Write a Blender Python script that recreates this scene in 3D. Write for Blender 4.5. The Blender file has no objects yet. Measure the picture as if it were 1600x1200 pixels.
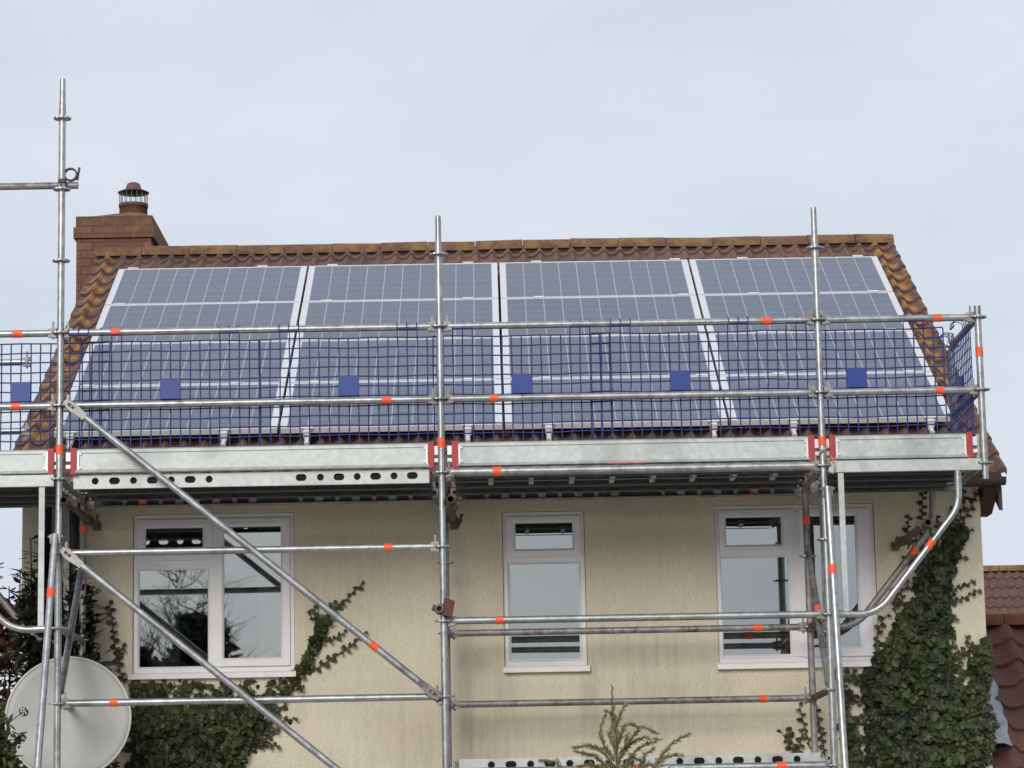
import bpy, math, random
from mathutils import Vector, Matrix
# world positions on the wall plane, (x, z) in metres
IVY_R = [(5.93,-0.809),(5.955,-0.647),(5.996,-0.556),(6.093,-0.465),(6.142,-0.387),(6.192,-0.313),(6.264,-0.268),(6.333,-0.279),(6.348,-0.353),(6.317,-0.422),(6.262,-0.5),(6.211,-0.606),(6.185,-0.767),(6.184,-0.905),(6.185,-1.089),(6.178,-1.227),(6.195,-1.364),(6.218,-1.469),(6.279,-1.434),(6.299,-1.297),(6.348,-1.147),(6.405,-1.107),(6.428,-1.195),(6.411,-1.359),(6.369,-1.481),(6.296,-1.571),(6.325,-1.631),(6.403,-1.537),(6.434,-1.56),(6.409,-1.687),(6.365,-1.845),(6.344,-2.003),(6.339,-2.116),(5.518,-2.1),(5.568,-1.988),(5.555,-1.852),(5.543,-1.716),(5.571,-1.58),(5.534,-1.466),(5.493,-1.36),(5.551,-1.284),(5.622,-1.216),(5.72,-1.09),(5.785,-0.953),(5.892,-0.831)]
IVY_R2 = [(5.385,-1.422),(5.415,-1.464),(5.448,-1.669),(5.475,-1.806),(5.515,-1.942),(5.518,-2.1),(5.39,-2.098),(5.389,-1.668)]
RUN_R = [[(6.0,-0.579),(6.005,-0.356),(6.013,-0.161),(6.03,0.002)],[(5.906,-0.392),(5.905,-0.299),(5.92,-0.169)],[(6.171,-0.373),(6.214,-0.235),(6.246,-0.151),(6.286,-0.087),(6.308,-0.008)],[(6.285,-0.306),(6.327,-0.204),(6.367,-0.144),(6.393,-0.084),(6.438,-0.02),(6.454,0.027)],[(6.237,-0.351),(6.209,-0.249),(6.226,-0.184),(6.256,-0.119)],[(6.261,-0.329),(6.29,-0.19),(6.321,-0.12),(6.343,-0.051)],[(5.995,-0.579),(5.95,-0.541),(5.986,-0.477)],[(5.919,-0.739),(5.88,-0.678),(5.844,-0.645)],[(5.631,-1.239),(5.639,-1.162),(5.653,-1.034),(5.694,-0.942),(5.742,-0.893)],[(5.817,-0.968),(5.789,-0.875),(5.783,-0.797),(5.826,-0.751)],[(5.854,-0.853),(5.839,-0.761),(5.838,-0.678),(5.872,-0.646)],[(5.522,-1.42),(5.479,-1.36),(5.464,-1.282)],[(5.541,-1.534),(5.479,-1.479),(5.423,-1.496)],[(5.561,-1.589),(5.501,-1.616),(5.466,-1.692)],[(5.051,-1.897),(4.99,-1.806),(4.93,-1.705)],[(5.051,-1.888),(5.018,-1.797),(4.971,-1.701)],[(5.051,-1.888),(5.073,-1.798),(5.095,-1.699)],[(5.144,-1.845),(5.113,-1.708),(5.089,-1.608),(5.074,-1.517)],[(5.251,-1.915),(5.225,-1.756),(5.207,-1.642),(5.197,-1.528)],[(6.193,-1.318),(6.243,-1.228),(6.283,-1.146)],[(6.187,-1.432),(6.236,-1.365)],[(6.36,-1.184),(6.312,-1.114),(6.278,-1.054)],[(5.403,-1.532),(5.389,-1.44),(5.394,-1.304),(5.423,-1.277)],[(6.315,-1.64),(6.375,-1.55),(6.416,-1.459)],[(5.502,-1.919),(5.483,-1.828),(5.532,-1.761)],[(6.178,-1.135),(6.217,-1.09)]]
IVY_L = [(0.296,-1.428),(0.311,-1.528),(0.302,-1.664),(0.293,-1.8),(0.267,-2.002),(1.08,-2.017),(1.117,-1.883),(1.163,-1.807),(1.213,-1.735),(1.245,-1.691),(1.241,-1.636),(1.259,-1.573),(1.287,-1.519),(1.342,-1.448),(1.196,-1.454),(0.876,-1.439),(0.648,-1.448)]
IVY_L2 = [(0.264,-1.273),(0.306,-1.428),(0.648,-1.444),(0.922,-1.449),(1.342,-1.448),(1.425,-1.322),(1.448,-1.267),(1.196,-1.29),(0.739,-1.291)]
IVY_L3 = [(1.37,-1.403),(1.448,-1.276),(1.554,-1.141),(1.601,-1.014),(1.629,-0.905),(1.685,-0.851),(1.721,-0.87),(1.693,-0.97),(1.646,-1.061),(1.591,-1.165),(1.517,-1.278),(1.425,-1.404)]
RUN_L = [[(1.657,-0.891),(1.74,-0.833),(1.796,-0.756),(1.865,-0.707),(1.912,-0.652),(1.977,-0.603)],[(1.517,-1.259),(1.609,-1.225),(1.682,-1.18),(1.756,-1.127),(1.82,-1.091),(1.885,-1.047),(1.931,-1.002),(1.991,-0.948)],[(1.638,-0.937),(1.657,-0.868),(1.644,-0.795)],[(0.259,-1.291),(0.218,-1.172),(0.189,-1.034),(0.175,-0.887),(0.165,-0.804),(0.146,-0.694)],[(0.227,-1.163),(0.208,-1.08),(0.244,-1.035),(0.276,-1.017)],[(1.209,-1.658),(1.287,-1.583),(1.351,-1.511),(1.424,-1.44)],[(1.218,-1.726),(1.264,-1.637),(1.323,-1.583)],[(1.379,-1.403),(1.407,-1.312),(1.434,-1.276)],[(0.135,-1.197),(0.144,-1.161)]]
CON = [[(3.653,-2.077),(3.655,-1.859),(3.64,-1.659),(3.63,-1.559),(3.639,-1.519)],[(3.657,-1.938),(3.653,-1.779),(3.688,-1.668),(3.721,-1.629)],[(3.652,-1.819),(3.627,-1.679),(3.6,-1.667),(3.566,-1.738),(3.556,-1.825)],[(3.662,-1.879),(3.706,-1.76),(3.746,-1.749),(3.814,-1.766),(3.854,-1.775),(3.905,-1.808)],[(3.673,-1.959),(3.743,-1.869),(3.824,-1.83),(3.916,-1.848)],[(3.699,-2.019),(3.782,-1.909),(3.843,-1.87),(3.9,-1.856)],[(3.871,-2.042),(3.942,-1.936),(4.024,-1.858),(4.113,-1.816)],[(3.9,-2.002),(3.961,-1.956),(4.009,-1.945),(4.061,-1.95)],[(3.631,-1.997),(3.554,-1.897),(3.474,-1.875),(3.394,-1.886)],[(3.618,-2.037),(3.521,-1.944),(3.449,-1.927),(3.401,-1.918)],[(3.64,-1.978),(3.582,-1.877),(3.564,-1.817)],[(3.663,-1.998),(3.715,-1.86),(3.732,-1.813)],[(3.799,-2.04),(3.833,-1.942),(3.882,-1.903)],[(3.638,-2.057),(3.499,-1.995),(3.419,-2.005)],[(3.738,-2.059),(3.84,-2.001),(3.919,-2.015)],[(3.621,-1.938),(3.594,-1.905),(3.522,-1.888)],[(3.682,-1.919),(3.764,-1.821),(3.789,-1.79)],[(3.318,-2.031),(3.28,-1.971),(3.18,-1.961)],[(3.642,-1.898),(3.612,-1.818),(3.625,-1.771)],[(3.818,-2.06),(3.8,-1.981),(3.741,-1.94)]]

# ------------------------------------------------------------------ helpers
rnd = random.Random(7)
SC = bpy.context.scene
COL = SC.collection
V = Vector
PI = math.pi


class MB:
    """collects geometry, then links it as ONE mesh object"""
    def __init__(self):
        self.v, self.f, self.sm, self.mi, self.tint = [], [], [], [], []

    def add(self, verts, faces, smooth=False, mi=0, tint=0.5):
        o = len(self.v)
        self.v += [tuple(p) for p in verts]
        for f in faces:
            self.f.append([i + o for i in f]); self.sm.append(smooth); self.mi.append(mi); self.tint.append(tint)

    def box(self, a, b, mi=0, tint=.5):
        x0, y0, z0 = a; x1, y1, z1 = b
        self.add([(x0,y0,z0),(x1,y0,z0),(x1,y1,z0),(x0,y1,z0),(x0,y0,z1),(x1,y0,z1),(x1,y1,z1),(x0,y1,z1)],
                 [(0,3,2,1),(4,5,6,7),(0,1,5,4),(1,2,6,5),(2,3,7,6),(3,0,4,7)], False, mi, tint)

    def obox(self, c, ax, ay, az, mi=0):
        """box centred on c with half-extent vectors ax, ay, az"""
        c, ax, ay, az = V(c), V(ax), V(ay), V(az)
        vs = [c+sx*ax+sy*ay+sz*az for sz in (-1,1) for sx, sy in ((-1,-1),(1,-1),(1,1),(-1,1))]
        self.add(vs, [(0,3,2,1),(4,5,6,7),(0,1,5,4),(1,2,6,5),(2,3,7,6),(3,0,4,7)], False, mi)

    def path(self, pts, r, n=10, caps=True, mi=0, tint=.5, hollow=False):
        pts = [V(p) for p in pts]
        rs = r if isinstance(r, (list, tuple)) else [r]*len(pts)
        d0 = (pts[1]-pts[0]).normalized()
        ref = V((0,0,1)) if abs(d0.z) < .9 else V((0,1,0))
        side = d0.cross(ref).normalized()
        vs, m = [], len(pts)
        for i, p in enumerate(pts):
            d = (pts[min(i+1, m-1)]-pts[max(i-1, 0)]).normalized()
            side = (side - d*side.dot(d)).normalized()
            up = side.cross(d)
            for k in range(n):
                a = 2*PI*k/n
                vs.append(p + rs[i]*(math.cos(a)*side + math.sin(a)*up))
        fs = []
        for i in range(m-1):
            for k in range(n):
                k2 = (k+1) % n
                fs.append((i*n+k, (i+1)*n+k, (i+1)*n+k2, i*n+k2))
        self.add(vs, fs, True, mi, tint)
        if caps:
            self.add(vs[:n], [tuple(range(n))], False, mi, tint)
            self.add(vs[-n:], [tuple(reversed(range(n)))], False, mi, tint)

    def pipe_open(self, a, b, r, wall=.004, n=14):
        """straight tube open at both ends"""
        a, b = V(a), V(b)
        self.path([a, b], r, n, caps=False)
        o = len(self.v)
        self.path([b, a], r-wall, n, caps=False)
        d = (b-a).normalized()
        ref = V((0,0,1)) if abs(d.z) < .9 else V((0,1,0))
        s = d.cross(ref).normalized(); u = s.cross(d)
        for p in (a, b):
            vs = [p+rr*(math.cos(2*PI*k/n)*s+math.sin(2*PI*k/n)*u) for rr in (r, r-wall) for k in range(n)]
            self.add(vs, [(k, (k+1) % n, n+(k+1) % n, n+k) for k in range(n)])

    def lathe(self, c, prof, n=20, smooth=True, mi=0, mat=None):
        """prof = [(radius, z)...] round the z axis at c, optional rotation matrix"""
        c = V(c); vs = []
        for r, z in prof:
            for k in range(n):
                p = V((r*math.cos(2*PI*k/n), r*math.sin(2*PI*k/n), z))
                if mat: p = mat @ p
                vs.append(c+p)
        fs = []
        for i in range(len(prof)-1):
            for k in range(n):
                k2 = (k+1) % n
                fs.append((i*n+k, i*n+k2, (i+1)*n+k2, (i+1)*n+k))
        self.add(vs, fs, smooth, mi)

    def build(self, name, mat, parent=None, off=None, autosmooth=False):
        me = bpy.data.meshes.new(name)
        me.from_pydata(self.v, [], self.f)
        mats = mat if isinstance(mat, (list, tuple)) else [mat]
        for m in mats: me.materials.append(m)
        me.polygons.foreach_set('use_smooth', self.sm)
        me.polygons.foreach_set('material_index', self.mi)
        at = me.attributes.new('tint', 'FLOAT', 'FACE')
        at.data.foreach_set('value', self.tint)
        me.update()
        o = bpy.data.objects.new(name, me)
        COL.objects.link(o)
        if parent is not None:
            o.parent = parent
            root = parent
            base = V((0,0,0))
            while root is not None:
                base += root.location; root = root.parent
            o.location = (off if off is not None else -base)
        return o


def tag(o, label, cat, group=None, kind=None):
    if label: o['label'] = label
    if cat: o['category'] = cat
    if group: o['group'] = group
    if kind: o['kind'] = kind
    return o


def thing(name, label, cat, loc=(0,0,0), group=None):
    o = bpy.data.objects.new(name, None)
    o.empty_display_size = .1
    COL.objects.link(o); o.location = loc
    return tag(o, label, cat, group)


def structure(o):
    o['kind'] = 'structure'
    return o


# ---------------------------------------------------------------- materials
class NT:
    def __init__(self, name):
        self.m = bpy.data.materials.new(name); self.m.use_nodes = True
        self.t = self.m.node_tree; self.n = self.t.nodes; self.l = self.t.links
        self.b = self.n['Principled BSDF']

    def node(self, typ, **kw):
        x = self.n.new(typ)
        for k, v in kw.items():
            if k in x.inputs: x.inputs[k].default_value = v
            else: setattr(x, k, v)
        return x

    def link(self, a, b): self.l.new(a, b)

    def coord(self, kind='Object', scale=(1,1,1)):
        tc = self.node('ShaderNodeTexCoord')
        mp = self.node('ShaderNodeMapping'); mp.inputs['Scale'].default_value = scale
        self.link(tc.outputs[kind], mp.inputs['Vector'])
        return mp.outputs['Vector']

    def noise(self, vec, scale, detail=4, rough=.55):
        x = self.node('ShaderNodeTexNoise'); x.inputs['Scale'].default_value = scale
        x.inputs['Detail'].default_value = detail; x.inputs['Roughness'].default_value = rough
        self.link(vec, x.inputs['Vector'])
        return x.outputs['Fac']

    def ramp(self, fac, stops):
        x = self.node('ShaderNodeValToRGB'); e = x.color_ramp.elements
        while len(e) < len(stops): e.new(.5)
        for el, (p, c) in zip(e, stops):
            el.position = p; el.color = c if len(c) == 4 else (*c, 1)
        self.link(fac, x.inputs['Fac'])
        return x.outputs['Color']

    def mix(self, fac, a, b, mode='MIX'):
        x = self.node('ShaderNodeMix', data_type='RGBA', blend_type=mode)
        for s, v in ((x.inputs[0], fac), (x.inputs[6], a), (x.inputs[7], b)):
            if hasattr(v, 'links'): self.link(v, s)
            elif isinstance(v, (int, float)): s.default_value = v
            else: s.default_value = (*v, 1) if len(v) == 3 else v
        return x.outputs[2]

    def math(self, op, a, b=None, c=None):
        x = self.node('ShaderNodeMath', operation=op)
        for i, v in enumerate((a, b, c)):
            if v is None: continue
            if hasattr(v, 'links'): self.link(v, x.inputs[i])
            else: x.inputs[i].default_value = v
        return x.outputs[0]

    def bump(self, h, strength=.3, dist=.01):
        x = self.node('ShaderNodeBump'); x.inputs['Strength'].default_value = strength
        x.inputs['Distance'].default_value = dist
        self.link(h, x.inputs['Height']); self.link(x.outputs['Normal'], self.b.inputs['Normal'])

    def set(self, **kw):
        for k, v in kw.items():
            k = k.replace('_', ' ')
            if hasattr(v, 'links'): self.link(v, self.b.inputs[k])
            elif isinstance(v, tuple): self.b.inputs[k].default_value = (*v, 1)
            else: self.b.inputs[k].default_value = v
        return self


def plain(name, c, rough=.6, metal=0., var=.12, scale=9, bump=0):
    t = NT(name); f = t.noise(t.coord(), scale, 5)
    a = tuple(x*(1-var) for x in c); b = tuple(min(1, x*(1+var)) for x in c)
    t.set(Base_Color=t.ramp(f, [(.3, a), (.7, b)]), Roughness=rough, Metallic=metal)
    if bump: t.bump(t.noise(t.coord(), scale*12, 3), bump, .004)
    return t.m


def galv(name, lo, hi, rough=.42, metal=.75, rust=0.):
    t = NT(name); co = t.coord()
    f = t.noise(co, 22, 6, .7); g = t.noise(co, 3.2, 4)
    c = t.ramp(f, [(.3, lo), (.68, hi)])
    c = t.mix(t.ramp(g, [(.5, (0,0,0)), (.72, (.5,.5,.5))]), c, tuple(x*.55 for x in lo))
    if rust:
        r = t.noise(co, 7, 6, .75)
        c = t.mix(t.ramp(r, [(.62-rust*.3, (0,0,0)), (.78-rust*.3, (.85,.85,.85))]), c, (.085,.045,.028))
    t.set(Base_Color=c, Roughness=t.math('MULTIPLY_ADD', f, .25, rough-.1), Metallic=metal)
    t.bump(f, .15, .002)
    return t.m


M = {}
M['tube'] = galv('galvanised tube', (.27,.275,.275), (.52,.53,.525), .36, .82, .12)
M['tube_old'] = galv('weathered tube', (.20,.19,.185), (.40,.385,.375), .5, .55, .35)
M['steel_sheet'] = galv('galvanised sheet', (.41,.435,.42), (.58,.61,.59), .45, .4)
M['deck'] = galv('dark deck steel', (.075,.075,.078), (.15,.15,.15), .6, .1, .2)  # plank plates, a darker steel than the plank edges
M['deck_side'] = M['steel_sheet']
M['rusty'] = galv('rusty coupler steel', (.075,.05,.04), (.14,.10,.085), .7, .35, .4)
M['rusty_red'] = galv('red painted rusty clamp', (.09,.03,.025), (.15,.06,.045), .7, .1, .2)
M['band'] = plain('orange reflective tape', (.92,.115,.038), .45, 0, .22, 30)
M['red_cap'] = plain('red painted steel', (.42,.035,.04), .5, 0, .15, 30)
M['blue_plastic'] = plain('blue plastic mesh', (.009,.024,.15), .45, 0, .2, 14)
M['blue_plate'] = plain('blue plastic plate', (.012,.042,.25), .4, 0, .08, 14)
M['white_frame'] = plain('white plastic frame', (.82,.80,.795), .32, 0, .05, 4)
M['sill'] = plain('white sill', (.82,.79,.765), .5, 0, .07, 5)
M['brown_trim'] = plain('brown plastic trim', (.055,.032,.026), .45, 0, .2, 6)
M['alu'] = plain('anodised aluminium', (.78,.78,.79), .35, .25, .05, 20)
M['clamp'] = plain('bright clamp', (.82,.82,.82), .35, .3, .05, 20)
M['dish'] = plain('grey satellite dish', (.47,.465,.43), .62, 0, .06, 5)
M['dish_rim'] = plain('dish rim', (.60,.58,.52), .55, 0, .06, 5)
M['lead'] = plain('lead flashing', (.27,.29,.33), .55, .1, .25, 8)
M['interior'] = plain('interior plaster', (.30,.29,.27), .9)
M['curtain'] = plain('grey net curtain', (.55,.55,.54), .9, 0, .1, 6)
M['pot'] = plain('clay pot', (.16,.075,.045), .85, 0, .3, 8, .3)
M['cap'] = plain('terracotta cap', (.17,.075,.065), .7, 0, .25, 8)
M['cage'] = plain('cowl bars', (.17,.15,.15), .5, .4, .2, 8)
M['black'] = plain('black plastic pipe', (.012,.012,.014), .4, 0, .2, 6)
M['stem'] = plain('ivy stem', (.075,.05,.032), .9, 0, .3, 20)
M['bark'] = plain('bark', (.09,.065,.045), .95, 0, .35, 7, .5)
M['wood'] = plain('scaffold timber', (.25,.18,.10), .9, 0, .25, 12, .3)
M['rope'] = plain('pale rope', (.42,.36,.27), .9, 0, .2, 60)


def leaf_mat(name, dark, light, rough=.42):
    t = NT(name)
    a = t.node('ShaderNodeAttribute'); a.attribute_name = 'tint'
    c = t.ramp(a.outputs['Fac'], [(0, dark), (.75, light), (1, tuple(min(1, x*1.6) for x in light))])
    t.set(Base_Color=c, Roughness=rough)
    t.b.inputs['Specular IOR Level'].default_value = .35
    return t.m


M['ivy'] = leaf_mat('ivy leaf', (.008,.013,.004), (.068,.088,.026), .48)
M['ivy_young'] = leaf_mat('young ivy leaf', (.020,.024,.008), (.068,.072,.026))
M['dark_leaf'] = leaf_mat('dark shrub leaf', (.008,.009,.006), (.036,.036,.018), .45)
M['red_leaf'] = leaf_mat('red brown leaf', (.03,.015,.010), (.13,.062,.035), .5)
M['green_leaf'] = leaf_mat('glossy green leaf', (.020,.030,.008), (.13,.15,.05), .35)
M['conifer'] = leaf_mat('golden conifer', (.085,.08,.035), (.32,.29,.14), .6)
M['tree_leaf'] = leaf_mat('tree foliage', (.008,.012,.006), (.035,.048,.02), .6)


def wall_mat():
    t = NT('cream pebbledash render')
    co = t.coord()
    streak = t.noise(t.coord(scale=(13, 13, 1.1)), 1.6, 7, .68)
    fine = t.noise(co, 60, 3, .6)
    big = t.noise(t.coord(scale=(1,1,.8)), 1.7, 7, .62)
    grain = t.noise(t.coord(scale=(34,34,6)), 2.0, 6, .75)
    c = t.ramp(fine, [(.3, (.685,.615,.46)), (.7, (.815,.745,.572))])
    c = t.mix(t.ramp(streak, [(.45, (0,0,0)), (.75, (.13,.13,.13))]), c, (.40,.36,.275))
    c = t.mix(t.ramp(grain, [(.56, (0,0,0)), (.68, (.45,.45,.45))]), c, (.36,.32,.245))
    c = t.mix(t.ramp(big, [(.4, (0,0,0)), (.75, (.3,.3,.3))]), c, (.52,.43,.32))
    # darker run-off stains between and below the windows, each with its own shape
    sx = t.node('ShaderNodeSeparateXYZ'); t.link(co, sx.inputs[0])
    def spot(cx, cz, rx, rz):
        a = t.math('DIVIDE', t.math('SUBTRACT', sx.outputs[0], cx), rx)
        b = t.math('DIVIDE', t.math('SUBTRACT', sx.outputs[2], cz), rz)
        d = t.math('SQRT', t.math('ADD', t.math('MULTIPLY', a, a), t.math('MULTIPLY', b, b)))
        return t.math('MAXIMUM', t.math('SUBTRACT', 1, d), 0)
    s = spot(3.9, -1.15, .75, .8)
    for q in ((2.3,-1.7,.8,.5),(1.9,-.6,.6,.5),(4.2,-1.5,.35,.6),(3.0,-1.75,.9,.35),(2.75,-1.3,.3,.5),(1.49,-1.45,.10,.35),(2.99,-1.42,.10,.25),(3.58,-1.48,.13,.4),(4.52,-1.46,.14,.4),(5.1,-1.42,.3,.2)):
        s = t.math('ADD', s, spot(*q))
    s = t.math('MULTIPLY', t.math('MULTIPLY', s, .34), t.ramp(streak, [(.3, (.2,.2,.2)), (.65, (1,1,1))]))
    c = t.mix(t.math('MINIMUM', s, .55), c, (.33,.295,.225))
    t.set(Base_Color=c, Roughness=.95)
    h = t.math('ADD', t.noise(co, 110, 2), t.math('MULTIPLY', grain, .6))
    t.bump(h, .55, .012)
    return t.m


def tile_mat(name, base, base2, lichen_amt, side_lichen=0., length=1., gauge=.3, pitch_x=.29):
    """UV: u in tiles along the eave, v in courses up the slope"""
    t = NT(name); co = t.coord()
    uv = t.node('ShaderNodeUVMap')
    fl = t.node('ShaderNodeVectorMath', operation='FLOOR'); t.link(uv.outputs[0], fl.inputs[0])
    wn = t.node('ShaderNodeTexWhiteNoise', noise_dimensions='3D'); t.link(fl.outputs[0], wn.inputs['Vector'])
    c = t.mix(wn.outputs['Value'], base, base2)
    n1 = t.noise(co, 14, 6, .7); n2 = t.noise(co, 3.5, 5, .65)
    c = t.mix(t.ramp(n1, [(.35, (.55,.55,.55)), (.6, (0,0,0))]), c, tuple(x*.42 for x in base))
    c = t.mix(t.ramp(n2, [(.5, (0,0,0)), (.7, (.6,.6,.6))]), c, (.085,.06,.058))
    if lichen_amt:
        # blotches of ochre lichen, thicker along the verges
        sp = t.node('ShaderNodeSeparateXYZ'); t.link(uv.outputs[0], sp.inputs[0])
        e = t.math('MINIMUM', sp.outputs[0], t.math('SUBTRACT', length, sp.outputs[0]))
        edge = t.math('MAXIMUM', t.math('SUBTRACT', 1, t.math('DIVIDE', e, 1.6)), 0)
        l = t.noise(co, 8.5, 5, .6)
        l = t.math('ADD', l, t.math('MULTIPLY', edge, side_lichen))
        c = t.mix(t.ramp(l, [(.66-lichen_amt, (0,0,0)), (.74-lichen_amt, (.85,.85,.85))]), c, (.30,.165,.04))
        # one ochre patch in the pan of each verge tile
        du = t.math('DIVIDE', t.math('SUBTRACT', e, .40), .30); dv = t.math('DIVIDE', t.math('SUBTRACT', t.math('FRACT', sp.outputs[1]), .45), .42)
        bl = t.math('SUBTRACT', 1, t.math('ADD', t.math('MULTIPLY', du, du), t.math('MULTIPLY', dv, dv)))
        bl = t.math('MULTIPLY', bl, 1 if lichen_amt > .02 else 0)
        bl = t.math('ADD', bl, t.math('MULTIPLY', t.math('SUBTRACT', t.noise(co, 6, 5, .7), .5), 3.2 if lichen_amt > .02 else .1))
        c = t.mix(t.ramp(bl, [(.25, (0,0,0)), (.62, (.85,.85,.85))]), c, (.40,.195,.035))
    t.set(Base_Color=c, Roughness=.9)
    t.bump(n1, .35, .006)
    return t.m


def ridge_mat(name, base, lichen):
    t = NT(name); co = t.coord()
    n1 = t.noise(co, 16, 6, .7); l = t.noise(co, 5.5, 6, .68); k = t.noise(co, 11, 5, .6)
    c = t.ramp(n1, [(.3, tuple(x*.45 for x in base)), (.65, base)])
    c = t.mix(t.ramp(l, [(.54-lichen, (0,0,0)), (.66-lichen, (.7,.7,.7))]), c, (.29,.165,.055))
    c = t.mix(t.ramp(k, [(.66, (0,0,0)), (.74, (.7,.7,.7))]), c, (.05,.035,.03))
    t.set(Base_Color=c, Roughness=.92)
    t.bump(n1, .4, .008)
    return t.m


def brick_mat():
    t = NT('red brick'); 
    tc = t.node('ShaderNodeUVMap')
    b = t.node('ShaderNodeTexBrick'); t.link(tc.outputs[0], b.inputs['Vector'])
    b.inputs['Scale'].default_value = 1; b.inputs['Brick Width'].default_value = .225; b.inputs['Row Height'].default_value = .075
    b.inputs['Mortar Size'].default_value = .008; b.inputs['Color1'].default_value = (.27,.115,.07,1)
    b.inputs['Color2'].default_value = (.19,.082,.055,1); b.inputs['Mortar'].default_value = (.11,.065,.05,1)
    co = t.coord(); n = t.noise(co, 9, 6, .7); l = t.noise(co, 4.5, 6, .7)
    c = t.mix(t.ramp(n, [(.35, (.5,.5,.5)), (.6, (0,0,0))]), b.outputs['Color'], (.10,.05,.035))
    sx = t.node('ShaderNodeSeparateXYZ'); t.link(co, sx.inputs[0])
    top = t.math('MAXIMUM', t.math('MULTIPLY', t.math('SUBTRACT', sx.outputs[2], 3.02), 1.1), 0)
    moss = t.math('MULTIPLY', t.math('MINIMUM', t.math('MULTIPLY', top, 5), 1), t.ramp(n, [(.35, (.85,.85,.85)), (.65, (.3,.3,.3))]))
    c = t.mix(moss, c, (.115,.075,.045))
    l2 = t.math('ADD', l, t.math('MINIMUM', top, .14))
    c = t.mix(t.ramp(l2, [(.66, (0,0,0)), (.74, (.8,.8,.8))]), c, (.27,.15,.04))
    t.set(Base_Color=c, Roughness=.93)
    t.bump(b.outputs['Fac'], -.4, .01)
    return t.m


def panel_mat():
    """cells, cell gaps and bus bars of a 10 x 6 module, in metres on the glass"""
    t = NT('solar cells under glass'); co = t.coord()
    s = t.node('ShaderNodeSeparateXYZ'); t.link(co, s.inputs[0])
    X, Yy = s.outputs[0], s.outputs[1]
    def lines(v, off, pitch, w):
        fr = t.math('FRACT', t.math('DIVIDE', t.math('ADD', v, off), pitch))
        return t.math('LESS_THAN', t.math('SUBTRACT', .5, t.math('ABSOLUTE', t.math('SUBTRACT', fr, .5))), w/pitch/2)
    gx = lines(X, .775, .155, .0062)
    gy = lines(Yy, .4785, .1595, .0042)
    bus = lines(Yy, .4785+.0266, .05317, .0028)
    ox = t.math('GREATER_THAN', t.math('ABSOLUTE', X), .775)
    oy = t.math('GREATER_THAN', t.math('ABSOLUTE', Yy), .4785)
    cx = t.node('ShaderNodeVectorMath', operation='FLOOR')
    mp = t.node('ShaderNodeMapping'); mp.inputs['Scale'].default_value = (1/.155, 1/.1595, 1); mp.inputs['Location'].default_value = (5, 3, 0)
    t.link(co, mp.inputs['Vector']); t.link(mp.outputs[0], cx.inputs[0])
    wn = t.node('ShaderNodeTexWhiteNoise', noise_dimensions='3D'); t.link(cx.outputs[0], wn.inputs['Vector'])
    n = t.noise(t.coord(scale=(1,3,1)), 9, 4, .6)
    c = t.ramp(wn.outputs['Value'], [(0, (.052,.068,.118)), (1, (.070,.086,.142))])
    c = t.mix(t.ramp(n, [(.4, (0,0,0)), (.7, (.35,.35,.35))]), c, (.092,.10,.152))
    oi = t.node('ShaderNodeObjectInfo'); dn = t.noise(t.coord('Object', (1,1,1)), 1.3, 3, .5)
    wv = t.math('MULTIPLY_ADD', oi.outputs['Random'], .22, t.math('MULTIPLY', dn, .35))
    c = t.mix(wv, c, (.115,.130,.172))
    c = t.mix(t.math('MULTIPLY', bus, .55), c, (.28,.29,.33))
    c = t.mix(t.math('MULTIPLY', gy, .7), c, (.34,.35,.39))
    c = t.mix(gx, c, (.40,.42,.46))
    c = t.mix(t.math('MAXIMUM', ox, oy), c, (.66,.67,.70))
    t.set(Base_Color=c, Roughness=t.math('MULTIPLY_ADD', n, .14, .08))
    t.b.inputs['IOR'].default_value = 1.6
    return t.m


def glass_mat(name, refl=.34, tint=(.84,.87,.87)):
    t = NT(name); t.n.remove(t.b)
    out = t.n['Material Output']
    g = t.node('ShaderNodeBsdfGlossy'); g.inputs['Roughness'].default_value = .011; g.inputs['Color'].default_value = (*tint, 1)
    bp = t.node('ShaderNodeBump'); bp.inputs['Strength'].default_value = .09; bp.inputs['Distance'].default_value = .004
    t.link(t.noise(t.coord(), 1.6, 2), bp.inputs['Height']); t.link(bp.outputs[0], g.inputs['Normal'])
    tr = t.node('ShaderNodeBsdfTransparent'); tr.inputs['Color'].default_value = (.62,.66,.66,1)
    mx = t.node('ShaderNodeMixShader'); mx.inputs[0].default_value = refl
    t.link(tr.outputs[0], mx.inputs[1]); t.link(g.outputs[0], mx.inputs[2]); t.link(mx.outputs[0], out.inputs['Surface'])
    return t.m


M['wall'] = wall_mat()
M['tile'] = tile_mat('brown pantiles with lichen', (.215,.115,.088), (.145,.083,.068), .03, .10, 24.9)
M['tile_red'] = tile_mat('red pantiles', (.155,.062,.047), (.10,.046,.038), .012, .0, 30)
M['tile_far'] = tile_mat('distant brown pantiles', (.17,.088,.07), (.135,.076,.064), .0, .0, 60)
M['ridge'] = ridge_mat('ridge tiles thick with lichen', (.21,.105,.065), .07)
M['ridge_red'] = ridge_mat('red ridge tiles', (.17,.052,.033), -.12)
M['brick'] = brick_mat()
M['panel'] = panel_mat()
M['glass'] = glass_mat('window glass', .37)


def ground_mat():
    t = NT('lawn'); co = t.coord()
    n = t.noise(co, .8, 6); f = t.noise(co, 30, 4)
    c = t.ramp(f, [(.3, (.025,.04,.012)), (.7, (.07,.10,.03))])
    c = t.mix(t.ramp(n, [(.4, (0,0,0)), (.7, (.6,.6,.6))]), c, (.10,.09,.045))
    t.set(Base_Color=c, Roughness=.95); t.bump(f, .6, .05)
    return t.m


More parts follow.
